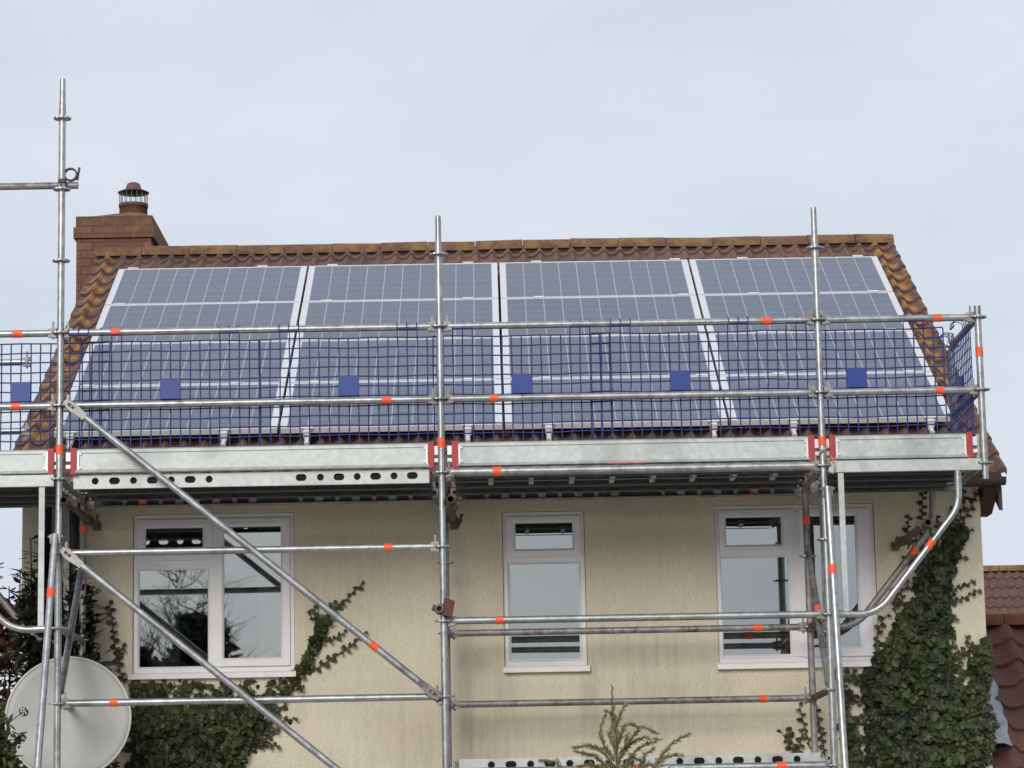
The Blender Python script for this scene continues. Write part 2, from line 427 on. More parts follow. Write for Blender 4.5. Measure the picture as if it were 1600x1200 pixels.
# ------------------------------------------------------------- ground, sky
GZ = -4.0                       # ground level; z = 0 is the scaffold deck
g = MB()
N = 24
for i in range(N):
    for j in range(N):
        pass
g.add([(-400,-400,GZ),(400,-400,GZ),(400,400,GZ),(-400,400,GZ)], [(0,1,2,3)])
structure(g.build('ground', ground_mat()))
pv = MB()  # unseen pale sheet added in front to bounce light onto the wall
pv.add([(-9,-11,GZ+.004),(15,-11,GZ+.004),(15,1.39,GZ+.004),(-9,1.39,GZ+.004)], [(0,1,2,3)])
structure(pv.build('bounce_sheet', plain('pale bounce ground', (.52,.49,.44), .95, 0, .2, 4, .4)))

w = bpy.data.worlds.new('World'); SC.world = w; w.use_nodes = True
wt = w.node_tree; bg = wt.nodes['Background']
SUN_EL, SUN_ROT = math.radians(24), math.radians(197)
sky = wt.nodes.new('ShaderNodeTexSky'); sky.sky_type = 'NISHITA'; sky.sun_disc = False
sky.sun_elevation = SUN_EL; sky.sun_rotation = SUN_ROT; sky.air_density = 1; sky.dust_density = 3
tc = wt.nodes.new('ShaderNodeTexCoord')
mp = wt.nodes.new('ShaderNodeMapping'); mp.inputs['Scale'].default_value = (1, 1, 2.6)
nz = wt.nodes.new('ShaderNodeTexNoise'); nz.inputs['Scale'].default_value = 6.5; nz.inputs['Detail'].default_value = 6; nz.inputs['Roughness'].default_value = .55
rp = wt.nodes.new('ShaderNodeValToRGB')
rp.color_ramp.elements[0].position = .3; rp.color_ramp.elements[0].color = (5.85, 6.42, 7.4, 1)
rp.color_ramp.elements[1].position = .72; rp.color_ramp.elements[1].color = (6.85, 7.25, 8.0, 1)
mxw = wt.nodes.new('ShaderNodeMix'); mxw.data_type = 'RGBA'; mxw.inputs[0].default_value = .93
wt.links.new(tc.outputs['Generated'], mp.inputs['Vector']); wt.links.new(mp.outputs[0], nz.inputs['Vector'])
wt.links.new(nz.outputs['Fac'], rp.inputs['Fac'])
wt.links.new(sky.outputs[0], mxw.inputs[6]); wt.links.new(rp.outputs[0], mxw.inputs[7])
wt.links.new(mxw.outputs[2], bg.inputs['Color'])
bg.inputs['Strength'].default_value = .1

sl = bpy.data.lights.new('sun', 'SUN'); sl.energy = 1.5; sl.angle = math.radians(26); sl.color = (1, .96, .90)
so = bpy.data.objects.new('sun', sl); COL.objects.link(so)
az = SUN_ROT
sd = V((math.sin(az)*math.cos(SUN_EL), math.cos(az)*math.cos(SUN_EL), math.sin(SUN_EL)))   # towards the sun
so.rotation_euler = sd.to_track_quat('Z', 'Y').to_euler()
so.location = sd*60

# -------------------------------------------------------------------- house
WX0, WX1, WY, WT = -.485, 6.44, 1.40, .26        # front wall plane at y = WY
RX0, RX1 = -.64, 6.60                             # roof verge to verge
PT = .5132                                        # roof pitch
SP, CP, TP = math.sin(PT), math.cos(PT), math.tan(PT)
EAVE_Y, EAVE_Z, APEX_Y = 1.17, .071, 6.135
APEX_Z = EAVE_Z+(APEX_Y-EAVE_Y)*TP
BACK_Y = APEX_Y+(APEX_Y-WY)
WIN = [(.312, 1.475, -1.224, -.078), (2.976, 3.572, -1.224, -.104), (4.512, 5.668, -1.228, -.087)]

house = thing('house', 'cream rendered two storey house under a brown tiled roof carrying solar panels', 'house', (2.98, 6.1, GZ))
wl = MB()
xs = sorted({WX0, WX1} | {a for q in WIN for a in q[:2]})
EZ = .02
for i in range(len(xs)-1):
    a, b = xs[i], xs[i+1]
    q = next((q for q in WIN if abs(q[0]-a) < 1e-6), None)
    if q:
        wl.box((a, WY, GZ), (b, WY+WT, q[2])); wl.box((a, WY, q[3]), (b, WY+WT, EZ))
    else:
        wl.box((a, WY, GZ), (b, WY+WT, EZ))
def gable(x0, x1):
    pr = [(WY+WT, GZ), (BACK_Y, GZ), (BACK_Y, EZ), (APEX_Y, APEX_Z-.10), (WY+WT, EZ+WT*TP-.03)]
    n = len(pr)
    vs = [(x, y, z) for x in (x0, x1) for y, z in pr]
    wl.add(vs, [tuple(range(n)), tuple(reversed(range(n, 2*n)))]+[(k, n+k, n+(k+1) % n, (k+1) % n) for k in range(n)])
gable(WX0, WX0+WT); gable(WX1-WT, WX1)
wl.box((WX0+WT, BACK_Y-WT, GZ), (WX1-WT, BACK_Y, EZ))
wl.build('wall', M['wall'], house)


def pantiles(x0, x1, y0, z0, pitch, slope, gauge=.302, roll=.145, amp=.03, lift=.026, sub=9, jit=.004, down=-1, seed=1, xclip=None):
    """a slope of interlocking pantiles rising away from (y0, z0); returns MB + uv list"""
    r = random.Random(seed)
    def prof(u):
        u -= math.floor(u)
        return -.22*math.sin(PI*u/.46) if u < .46 else (math.sin(PI*((u-.46)/.54)**1.25))**1.1
    nx = int(round((x1-x0)/roll*sub))
    X = [x0+(x1-x0)*i/nx for i in range(nx+1)]
    P = [amp*prof((x-x0)/roll) for x in X]
    nc = int(math.ceil(slope/gauge-1e-6))
    sp, cp = math.sin(pitch), math.cos(pitch)
    m = MB(); uv = []
    jj = {}
    def J(i, c):
        k = (int((X[i]-x0)/(2*roll)), c)
        if k not in jj: jj[k] = (r.uniform(-jit, jit), r.uniform(-.006, .006))
        return jj[k]
    rows = []
    for c in range(nc):
        s0, s1 = c*gauge, min(slope, (c+1)*gauge+.0)
        for s, base in ((s0, None), (s0, lift), (s0+.012, lift+.002), (s1, .004)):
            row = []
            for i in range(nx+1):
                dj = J(i, c)
                ss = s
                if base is None: h = (.004 if c else -.02)+P[i]*.96; ss = s
                else: h = base+P[i]+dj[0]
                if base is not None and s != s1: ss = s+dj[1]
                row.append((X[i], y0-down*(-1)*0+ (ss*cp - h*sp) if down < 0 else y0-(ss*cp-h*sp), z0+ss*sp+h*cp))
            rows.append((row, s if s != s1 else s1-1e-4))
    nv = nx+1
    vs = [p for row, _ in rows for p in row]
    fs = []
    for k in range(len(rows)-1):
        for i in range(nx):
            a = k*nv+i
            f = (a, a+1, a+nv+1, a+nv) if down < 0 else (a, a+nv, a+nv+1, a+1)
            fs.append(f)
    m.add(vs, fs, True)
    m.uv = [((p[0]-x0)/(2*roll), s/gauge+1e-3) for row, s in rows for p in row]
    # flat underside so the slope has thickness
    ys = y0+slope*cp if down < 0 else y0-slope*cp
    return m


def build_tiles(m, name, mat, parent):
    o = m.build(name, mat, parent)
    me = o.data
    ul = me.uv_layers.new(name='UVMap')
    n = len(m.uv)
    for lp in me.loops:
        ul.data[lp.index].uv = m.uv[lp.vertex_index] if lp.vertex_index < n else (0, 0)
    me.set_sharp_from_angle(angle=math.radians(38))
    return o


SLOPE = (APEX_Y-EAVE_Y)/CP-.085
rf = pantiles(RX0, RX1, EAVE_Y, EAVE_Z, PT, SLOPE, .302, .145, seed=3, amp=.040)
# closed body of the roof below the tiles, both slopes
pr = [(EAVE_Y+.02, EAVE_Z-.035), (APEX_Y, APEX_Z-.045), (2*APEX_Y-EAVE_Y, EAVE_Z-.035), (2*APEX_Y-EAVE_Y, EAVE_Z-.075), (APEX_Y, APEX_Z-.09), (EAVE_Y+.02, EAVE_Z-.075)]
n = 6
rf.add([(x, y, z) for x in (RX0+.02, RX1-.02) for y, z in pr], [tuple(reversed(range(n))), tuple(range(n, 2*n))]+[(k, (k+1) % n, n+(k+1) % n, n+k) for k in range(n)])
rf.add([(RX0, APEX_Y, APEX_Z+.01), (RX1, APEX_Y, APEX_Z+.01), (RX1, 2*APEX_Y-EAVE_Y, EAVE_Z+.01), (RX0, 2*APEX_Y-EAVE_Y, EAVE_Z+.01)], [(0,1,2,3)])
roof = build_tiles(rf, 'roof', M['tile'], house)
# ridge tiles
x = RX0-.015; k = 0
while x < RX1-.05:
    L = min(.432, RX1+.01-x)
    m = MB(); dz = rnd.uniform(-.006, .006); tl = rnd.uniform(-.004, .004)
    na = 10; R0 = .118
    vs = []
    for sx, ex in ((x+.003, 0), (x+L-.003, 0)):
        for rr in (R0+ex, R0-.02):
            for i in range(na+1):
                a = PI*(i/na)
                yy = APEX_Y-rr*1.05*math.cos(a); zz = APEX_Z-.022+dz+(tl if sx > x+.1 else -tl)+rr*.88*math.sin(a)
                vs.append((sx, yy, zz))
    q = na+1
    fs = []
    for i in range(na):
        fs += [(i, 2*q+i, 2*q+i+1, i+1), (q+i+1, 3*q+i+1, 3*q+i, q+i), (i, i+1, q+i+1, q+i), (2*q+i+1, 2*q+i, 3*q+i, 3*q+i+1)]
    fs += [(0, q, 3*q, 2*q), (na, 2*q+na, 3*q+na, q+na)]
    m.add(vs, fs, False)
    o = m.build('ridge_tile', M['ridge'], roof)
    o.data.polygons.foreach_set('use_smooth', [True]*len(fs)); o.data.set_sharp_from_angle(angle=math.radians(40))
    x += L; k += 1
# dark mortar bed under the ridge tiles
m = MB(); m.box((RX0+.012, APEX_Y-.098, APEX_Z-.085), (RX1-.012, APEX_Y+.098, APEX_Z+.012))
m.build('mortar_bed', plain('dark ridge mortar', (.06,.035,.03), .95, 0, .3, 20), roof)
# barge boards, box ends, fascia, gutter
for xx, sg in ((RX0+.03, -1), (RX1-.055, 1)):
    m = MB()
    for (ya, za), (yb, zb) in (((EAVE_Y+.06, EAVE_Z), (APEX_Y, APEX_Z)), ((APEX_Y, APEX_Z), (2*APEX_Y-EAVE_Y-.06, EAVE_Z))):
        vs = [(xv, y, z-d) for xv in (xx, xx+.025) for (y, z, d) in ((ya, za, .08), (yb, zb, .092), (yb, zb, .27), (ya, za, .25 if sg > 0 else .10))]
        m.add(vs, [(0,1,2,3), (7,6,5,4), (0,4,5,1), (1,5,6,2), (2,6,7,3), (3,7,4,0)])
    m.build('bargeboard', M['brown_trim'], house)
    x0b, x1b = (RX0+.055, WX0-.006) if sg < 0 else (WX1+.006, RX1-.055)
    m = MB()
    vs = [(xv, y, z) for xv in (x0b, x1b) for y, z in ((EAVE_Y+.05, EAVE_Z-.07), (WY+.32, EAVE_Z+.16), (WY+.32, -.17), (WY+.12, -.17), (EAVE_Y+.05, -.03))]
    m.add(vs, [tuple(range(5)), tuple(reversed(range(5, 10)))]+[(k, 5+k, 5+(k+1) % 5, (k+1) % 5) for k in range(5)])
    if sg > 0: m.build('eaves_box_end', M['brown_trim'], house)
m = MB(); m.box((WX0, EAVE_Y+.03, -.06+.08), (WX1, EAVE_Y+.05, EAVE_Z-.078)); m.box((WX0, EAVE_Y+.052, .022), (WX1, WY-.002, .036))
m.build('fascia', M['brown_trim'], house)
m = MB()
na = 10; vs = []
for xv in (RX0+.04, RX1-.02):
    for rr in (.056, .05):
        for i in range(na+1):
            a = PI+PI*i/na
            vs.append((xv, EAVE_Y-.03+rr*math.cos(a), EAVE_Z-.025+rr*math.sin(a)))
q = na+1; fs = []
for i in range(na):
    fs += [(i, i+1, 2*q+i+1, 2*q+i), (q+i+1, q+i, 3*q+i, 3*q+i+1), (i, q+i, q+i+1, i+1), (2*q+i, 2*q+i+1, 3*q+i+1, 3*q+i)]
m.add(vs, fs, False); m.build('gutter', M['brown_trim'], house)

m = MB(); m.path([(-.305, WY-.05, GZ), (-.305, WY-.05, -.02), (-.305, EAVE_Y-.02, .055)], .040, 12)
for z_ in (-3.2, -1.9, -.55): m.box((-.36, WY-.095, z_-.02), (-.25, WY-.001, z_+.02))
m.build('downpipe', M['black'], house)
m = MB(); m.path([(-.085, WY-.06, GZ), (-.085, WY-.06, .02)], .052, 12)  # collared black pipe over the dark patch beside the post
for z_ in (-2.6, -.9): m.path([(-.085, WY-.06, z_-.05), (-.085, WY-.06, z_+.05)], .060, 12)
m.build('black_pipe', M['black'], house)
# chimney stack behind the ridge on the left gable
CY0, CY1 = 6.12, 8.1
def brick_boxes(name, boxes, parent, mat):
    m = MB()
    for b in boxes: m.box(*b)
    o = m.build(name, mat, parent)
    ul = o.data.uv_layers.new(name='UVMap')
    for p in o.data.polygons:
        nx_, ny_ = abs(p.normal.x), abs(p.normal.y)
        for li in p.loop_indices:
            c = o.data.vertices[o.data.loops[li].vertex_index].co
            ul.data[li].uv = (c.y+.11, c.z) if nx_ > .5 else ((c.x, c.z) if ny_ > .5 else (c.x, c.y))
    return o
chim = brick_boxes('chimney', [((-.828, CY0, GZ), (-.152, CY1, 3.03)), ((-.852, CY0-.025, 3.035), (-.120, CY1+.025, 3.135)),
                               ((-.832, CY0-.012, 3.138), (-.136, CY1+.012, 3.238))], house, M['brick'])
m = MB()
px, py = -.357, CY0+.36
na = 20
vs = []
def sq(t, hx0, hx1, hy0, hy1):
    a = 2*PI*t
    c, s = math.cos(a), math.sin(a); k = 1/max(abs(c), abs(s))
    return (hx0 if c < 0 else hx1)*abs(c*k), (hy0 if s < 0 else hy1)*abs(s*k)
for lvl in range(3):
    for i in range(na):
        a = 2*PI*i/na
        ox, oy = sq(i/na, -(px+.82), (-.145-px), -(py-CY0+.0), (CY1-py))
        ox = abs(ox)*(1 if math.cos(a) >= 0 else -1); oy = abs(oy)*(1 if math.sin(a) >= 0 else -1)
        ix, iy = .14*math.cos(a), .14*math.sin(a)
        t = lvl/2
        vs.append((px+ox*(1-t)+ix*t, py+oy*(1-t)+iy*t, 3.238+(0, .045, .085)[lvl]))
m.add(vs, [(l*na+i, l*na+(i+1) % na, (l+1)*na+(i+1) % na, (l+1)*na+i) for l in range(2) for i in range(na)], False)
t = NT('lichen covered flaunching'); cc = t.coord(); l = t.noise(cc, 7, 6, .7)
t.set(Base_Color=t.ramp(l, [(.4, (.10,.065,.045)), (.56, (.24,.15,.055))]), Roughness=.95); t.bump(l, .5, .02)
m.build('flaunching', t.m, chim)
m = MB(); m.lathe((px, py, 0), [(.132, 3.26), (.130, 3.40), (.136, 3.40), (.136, 3.415), (.10, 3.415)], 24)
m.build('chimney_pot', M['pot'], chim)
m = MB()
for i in range(16):
    a = 2*PI*i/16
    m.path([(px+.128*math.cos(a), py+.128*math.sin(a), 3.40), (px+.128*math.cos(a), py+.128*math.sin(a), 3.545)], .0034, 6)
m.lathe((px, py, 0), [(.131, 3.415), (.137, 3.415), (.137, 3.43), (.131, 3.43)], 24)
m.build('cowl_cage', M['cage'], chim)
m = MB(); m.lathe((px, py, 0), [(.0, 3.525), (.142, 3.535), (.146, 3.541), (.09, 3.566), (.06, 3.566)], 24); m.build('cowl_brim', M['brown_trim'], chim)
m = MB(); m.lathe((px, py, 0), [(.076, 3.568), (.066, 3.60), (.06, 3.622), (.04, 3.634), (0, 3.636)], 24)
m.build('cowl_cap', M['cap'], chim)

# ------------------------------------------------------------------ windows
FY = WY+.028          # face of the frames
def strip(m, x0, x1, z0, z1, y0, y1, lip=.006):
    m.box((x0, y0, z0), (x1, y1, z1))
def ring(m, x0, x1, z0, z1, wl_, wr, wb, wt_, y0, y1, ch=.010):
    """rectangular frame with a chamfered inner front edge"""
    O = [(x0, z0), (x1, z0), (x1, z1), (x0, z1)]
    A = [(x0+wl_-ch, z0+wb-ch), (x1-wr+ch, z0+wb-ch), (x1-wr+ch, z1-wt_+ch), (x0+wl_-ch, z1-wt_+ch)]
    B = [(x0+wl_, z0+wb), (x1-wr, z0+wb), (x1-wr, z1-wt_), (x0+wl_, z1-wt_)]
    vs = [(x, y0, z) for x, z in O]+[(x, y0, z) for x, z in A]+[(x, y0+ch, z) for x, z in B]+[(x, y1, z) for x, z in B]+[(x, y1, z) for x, z in O]
    fs = []
    for k in range(4):
        k2 = (k+1) % 4
        fs += [(k, k2, 4+k2, 4+k), (4+k, 4+k2, 8+k2, 8+k), (8+k, 8+k2, 12+k2, 12+k), (16+k2, 16+k, 12+k, 12+k2), (k2, k, 16+k, 16+k2)]
    m.add(vs, fs)
def pane(name, x0, x1, z0, z1, y, parent, tilt=0.):
    m = MB(); h = (z1-z0)*math.tan(math.radians(tilt))      # a sash that is not quite closed leans a little
    vs = [(x, y+d+(h if z > z0 else 0), z) for z in (z0-.004, z1+.004) for x, d in ((x0-.004, 0), (x1+.004, 0), (x1+.004, .006), (x0-.004, .006))]
    m.add(vs, [(0,3,2,1),(4,5,6,7),(0,1,5,4),(1,2,6,5),(2,3,7,6),(3,0,4,7)])
    return m.build(name, M['glass'], parent)
def window(spec, cells, label, sill_x):
    x0, x1, z0, z1 = spec
    m = MB()
    ring(m, x0+.004, x1-.004, z0+.004, z1-.004, .038, .038, .042, .045, FY, FY+.07)
    for c in cells.get('mullions', []): m.box((c-.027, FY, z0+.046), (c+.027, FY+.068, z1-.049))
    for a, b, z in cells.get('transoms', []): m.box((a, FY, z-.022), (b, FY+.066, z+.022))
    win = m.build('window', M['white_frame'], house)
    win['label'] = label
    for kind, (a, b, c, d), wdt, *tl in cells['lights']:
        if kind == 'sash':
            m = MB(); ring(m, a, b, c, d, *wdt, FY-.016, FY+.045, .014)
            m.build('sash', M['white_frame'], win)
            pane('pane', a+wdt[0], b-wdt[1], c+wdt[2], d-wdt[3], FY+.012, win, tl[0] if tl else 0)
        else:
            m = MB(); ring(m, a, b, c, d, *wdt, FY+.008, FY+.03, .012)
            m.build('glazing_bead', M['white_frame'], win)
            pane('pane', a+wdt[0], b-wdt[1], c+wdt[2], d-wdt[3], FY+.024, win)
    m = MB()
    sx0, sx1 = sill_x
    vs = []
    prf = [(WY-.045, z0-.042), (WY-.045, z0-.008), (WY-.036, z0-.001), (WY+.03, z0+.003), (WY+.03, z0-.0), (WY-.001, z0-.0), (WY-.001, z0-.042)]
    n_ = len(prf)
    vs = [(xv, y, z) for xv in (sx0, sx1) for y, z in prf]
    m.add(vs, [tuple(range(n_)), tuple(reversed(range(n_, 2*n_)))]+[(k, n_+k, n_+(k+1) % n_, (k+1) % n_) for k in range(n_)])
    m.build('sill', M['sill'], win)
    return win
window(WIN[0], dict(mullions=[.904], transoms=[(.35, .878, -.428)],
       lights=[('sash', (.344, .884, -.413, -.118), (.058, .072, .085, .058), 2.3), ('bead', (.344, .882, -1.186, -.446), (.014, .034, .012, .034)),
               ('sash', (.926, 1.44, -1.182, -.118), (.04, .064, .06, .058))]),
       'white casement window with fanlight above the ivy, dark reflections of trees', (.286, 1.484))
window(WIN[1], dict(transoms=[(3.01, 3.54, -.452)],
       lights=[('sash', (3.008, 3.54, -.436, -.142), (.064, .057, .06, .045), 1.4), ('bead', (3.012, 3.536, -1.186, -.472), (.016, .016, .018, .012))]),
       'narrow white window with a fanlight, the middle of the three', (2.966, 3.586))
window(WIN[2], dict(mullions=[5.105], transoms=[(4.55, 5.08, -.426)],
       lights=[('sash', (4.545, 5.085, -.412, -.124), (.05, .09, .038, .05), .9), ('bead', (4.545, 5.08, -1.19, -.444), (.010, .046, .026, .022)),
               ('sash', (5.127, 5.634, -1.19, -.124), (.074, .103, .068, .05), .5)]),
       'white casement window behind the cantilever bracket beside the ivy', (4.498, 5.68))
# dim rooms behind the panes, with net curtains
m = MB()
for x0, x1, z0, z1 in WIN:
    a, b, c, d, y0, y1 = x0-.35, x1+.35, -1.95, -.02, WY+WT+.002, WY+2.6
    a = max(a, WX0+WT+.01); b = min(b, WX1-WT-.01)
    vs = [(a,y0,c),(b,y0,c),(b,y1,c),(a,y1,c),(a,y0,d),(b,y0,d),(b,y1,d),(a,y1,d)]
    m.add(vs, [(0,1,2,3),(7,6,5,4),(3,2,6,7),(0,3,7,4),(2,1,5,6)])
m.build('room_interior', M['interior'], house)
def curtain(x0, x1, z0, z1, y):
    m = MB(); n_ = max(8, int((x1-x0)/.012)); vs = []
    for i in range(n_+1):
        xv = x0+(x1-x0)*i/n_
        yy = y+.018*math.sin(i*.75)+.008*math.sin(i*.31+1)
        vs += [(xv, yy, z0), (xv, yy, z1)]
    m.add(vs, [(2*i, 2*i+2, 2*i+3, 2*i+1) for i in range(n_)], True)
    m.build('curtain', M['curtain'], house)
curtain(.42, .62, -1.32, -.1, WY+.30); curtain(1.20, 1.45, -1.32, -.1, WY+.12)
curtain(2.99, 3.56, -1.32, -.1, WY+.30)
curtain(5.13, 5.62, -1.32, -.1, WY+.30); curtain(4.56, 4.70, -1.32, -.1, WY+.30)

# ------------------------------------------------------------- solar panels
P0 = V((-.3393, 1.7985, .5915)); PX = V((1,0,0)); PS = V((0, CP, SP)); PN = V((0, -SP, CP))
COLW, ROWH, MW, MH, MD = 1.672, 1.01, 1.651, .992, .040
gm = MB(); gm.add([(-.8175,-.486,-.003),(.8175,-.486,-.003),(.8175,.486,-.003),(-.8175,.486,-.003)], [(0,1,2,3)])
fm = MB()
def rail4(m, w, h, t, z0, z1):
    a, b = w/2, h/2
    m.box((-a, -b, z0), (a, -b+t, z1)); m.box((-a, b-t, z0), (a, b, z1))
    m.box((-a, -b+t, z0), (-a+t, b-t, z1)); m.box((a-t, -b+t, z0), (a, b-t, z1))
rail4(fm, MW, MH, .011, -MD, 0)
bm_ = MB(); bm_.box((-.80,-.47,-.012), (.80,.47,-.007))
rowname = ['bottom', 'second', 'third', 'top']
rowtxt = ['just above the eaves', 'behind the middle guard rail', 'just behind the top guard rail', 'just below the ridge']
colname = ['left end column', 'second column', 'third column', 'right end column']
proto = None
for r in range(4):
    for c in range(4):
        cen = P0+PX*(c*COLW+COLW/2)+PS*(r*ROWH+ROWH/2)
        lab = f'grey blue solar panel {rowtxt[r]}, {colname[c]} of four'
        e = thing('solar_panel', lab, 'solar panel', cen, 'solar panels on the roof')
        e.rotation_euler = (PT+rnd.uniform(-.002, .002), rnd.uniform(-.0015, .0015), 0)
        if proto is None:
            kids = [fm.build('frame', M['alu'], e, V((0,0,0))), gm.build('glass', M['panel'], e, V((0,0,0))), bm_.build('backsheet', M['white_frame'], e, V((0,0,0)))]
            proto = kids
        else:
            for k in proto:
                q = k.copy(); COL.objects.link(q); q.parent = e
# mounting rails running up the slope, with their end hooks and clamps
hooks = [-.205, .931, 1.546, 2.737, 3.337, 4.559, 5.152, 6.171]
hl = ['behind the left post', 'left of the first panel gap', 'at the left of the second panel column', 'just right of the middle post',
      'at the left of the third panel column', 'at the right of the third panel column', 'left of the right tall post', 'at the right of the right end column']
for hx, lt in zip(hooks, hl):
    e = thing('mounting_rail', f'aluminium rail end with a hanging roof hook {lt}', 'mounting rail', V((hx, P0.y, P0.z)), 'panel mounting rails')
    def at(s, n_): return V((hx, P0.y, P0.z))+PS*s+PN*n_
    m = MB(); m.obox(at(2.0, -MD-.022), (.02,0,0), PS*2.06, PN*.02); m.build('rail', M['alu'], e)
    m = MB()
    m.obox(at(-.035, -.03), (.026,0,0), PS*.022, PN*.026)
    m.obox(at(-.075, -.065), (.012,0,0), PS*.045, PN*.004); m.obox(at(-.115, -.085), (.018,0,0), PS*.010, PN*.02)
    m.build('roof_hook', M['clamp'], e)
    for k in range(5):
        s = k*ROWH
        m = MB(); m.obox(at(s, .004), (.045,0,0), PS*(.016 if 0 < k < 4 else .012), PN*.003); m.obox(at(s, -.02), (.02,0,0), PS*.004, PN*.02)
        m.build('clamp', M['clamp'], e)

# --------------------------------------------------------------- scaffolding
XS = [0, 2.57, 5.14, 6.23]; LX = -1.09; DY = 1.09; TR = .0242
scaf = thing('scaffolding', 'galvanised tube scaffolding with orange bands standing along the house front', 'scaffolding', (2.57, .5, GZ))

def band(p, d, parent, r=TR+.0025, L=.062, mat='band'):
    L *= rnd.uniform(.85, 1.12)
    d = V(d).normalized(); p = V(p)
    m = MB(); m.path([p-d*L/2, p-d*L/4, p+d*L/4, p+d*L/2], r, 14)
    m.build('tape_band', M[mat], parent)

def rosette(c, parent):
    """disc with eight cut-outs: a ring held on the post by spokes"""
    m = MB(); n_ = 32; vs = []; c = V(c)
    for z in (-.005, .005):
        for rr in (.061, .044, .026):
            for k in range(n_):
                wob = 1-.07*(1 if (k % 4) == 2 else 0) if rr > .06 else 1
                vs.append(c+V((rr*wob*math.cos(2*PI*k/n_), rr*wob*math.sin(2*PI*k/n_), z)))
    fs = []
    for k in range(n_):
        k2 = (k+1) % n_
        hole = (k % 4) in (1, 2)
        for zi in (0, 1):
            o_ = zi*3*n_
            quads = [(o_+k, o_+k2, o_+n_+k2, o_+n_+k)]
            if not hole: quads.append((o_+n_+k, o_+n_+k2, o_+2*n_+k2, o_+2*n_+k))
            fs += [q if zi else tuple(reversed(q)) for q in quads]
        fs.append((k, k2, 3*n_+k2, 3*n_+k))
        fs.append((n_+k2, n_+k, 4*n_+k, 4*n_+k2))
    m.add(vs, fs)
    m.build('rosette', M['tube'], parent)

def post(x, y, z0, z1, zs, spigot=None, bands=(), mat='tube', dx=0):
    m = MB()
    pts = [(x, y, z0)]; rs = [TR]
    if spigot:
        for z, r_ in ((spigot-.02, TR), (spigot, TR-.0015), (spigot+.035, .0205), (z1-.01, .0195), (z1, .018)):
            pts.append((x, y, z)); rs.append(r_)
    else:
        pts.append((x, y, z1)); rs.append(TR)
    m.path(pts, rs, 16)
    o = m.build('post', M[mat], scaf)
    for z in zs: rosette((x, y, z), o)
    for z in bands: band((x, y, z), (0,0,1), o)
    return o

def frange(a, b, s):
    out = []
    while a <= b+1e-6: out.append(round(a, 3)); a += s
    return out
post(0, 0, GZ+.03, 2.78, frange(-3.5, 2.5, .5), 2.59, [.20])
post(2.57, 0, GZ+.03, 1.77, frange(-3.5, 1.5, .5), 1.56, [.20])
post(5.14, 0, GZ+.03, 1.785, frange(-3.5, 1.5, .5), 1.56, [.165])
post(6.23, 0, -.11, 1.078, [0, .5, 1.0], None, [.76])
post(0, DY, GZ+.03, -.03, frange(-3.5, -.5, .5), None, [-.215], 'tube_old')
post(2.57, DY, GZ+.03, -.03, frange(-3.5, -.5, .5), None, (), 'tube_old')
post(5.14, DY, GZ+.03, -.03, frange(-3.5, -.5, .5), None, [-.24], 'tube_old')
post(6.23, DY, -.11, 1.09, [0, .5, 1.0], None)
post(LX, 0, -.11, 2.2, [0, .5, 1.0, 1.5, 2.0]); post(LX, DY, -.11, 1.09, [0, .5, 1.0])
# base plates
for x in XS[:3]:
    for y in (0, DY):
        m = MB(); m.box((x-.075, y-.075, GZ+.006), (x+.075, y+.075, GZ+.014)); m.path([(x, y, GZ+.014), (x, y, GZ+.2)], .019, 12)
        m.build('base_plate', M['tube_old'], scaf)

def rail(a, b, bands=(), mat='tube', r=TR, heads=True, name='rail'):
    a, b = V(a), V(b); d = (b-a).normalized(); L = (b-a).length
    m = MB()
    m.path([a+d*.062, b-d*.062] if heads else [a, b], r, 14)
    o = m.build(name, M[mat], scaf)
    if heads:
        for p, s in ((a, d), (b, -d)):
            side = V((0,0,1)).cross(s)
            h = MB()
            h.obox(p+s*.062+V((0,0,0)), s*.020, side*.019, V((0,0,.029)))
            h.obox(p+s*.044+V((0,0,.022)), s*.018, side*.016, V((0,0,.012)))
            h.obox(p+s*.044+V((0,0,-.022)), s*.018, side*.016, V((0,0,.012)))
            h.obox(p+s*.050+V((0,0,.016)), s*.007, side*.0035, V((0,0,.062)))
            h.build('wedge_head', M['tube_old'], o)
    for t in bands:
        band(a+d*t, d, o, r+.0025)
    return o

# guard rails along the front
rail((LX,0,1), (0,0,1), [LX*-1-.29]); rail((0,0,1), (2.57,0,1), [.375]); rail((2.57,0,1), (5.14,0,1), [2.22]); rail((5.14,0,1), (6.23,0,1), [.815])
rail((LX,0,.5), (0,0,.5), [LX*-1-.295]); rail((0,0,.5), (2.57,0,.5), [2.205]); rail((2.57,0,.5), (5.14,0,.5), [.362]); rail((5.14,0,.5), (6.23,0,.5), [.81])
# end guard rails and the rear rails of the two cantilevered ends
for z in (1, .5):
    rail((6.23,0,z), (6.23,DY,z), (), 'tube_old'); rail((LX,0,z), (LX,DY,z)); rail((LX,DY,z), (-.36,DY,z))
# lower front and rear ledgers
rail((0,0,-.5), (2.57,0,-.5), [2.205]); rail((0,0,-1.5), (2.57,0,-1.5), [.375])
rail((2.57,0,-1), (5.14,0,-1), [.37]); rail((2.57,DY,-1), (5.14,DY,-1), [2.2], 'tube_old'); rail((2.57,DY,-1.5), (5.14,DY,-1.5), [2.22], 'tube_old')
rail((2.57,0,0), (5.14,0,0), [.37], 'tube', .030)
rail((2.57,0,-2), (5.14,0,-2), [1.27, 2.22], 'tube', .028); rail((2.57,DY,-2), (5.14,DY,-2), [], 'tube_old'); rail((0,0,-2.5), (2.57,0,-2.5))
rail((0,DY,-.04), (2.57,DY,-.04), [.42], 'tube_old'); rail((2.57,DY,-.04), (5.14,DY,-.04), [2.17], 'tube_old')
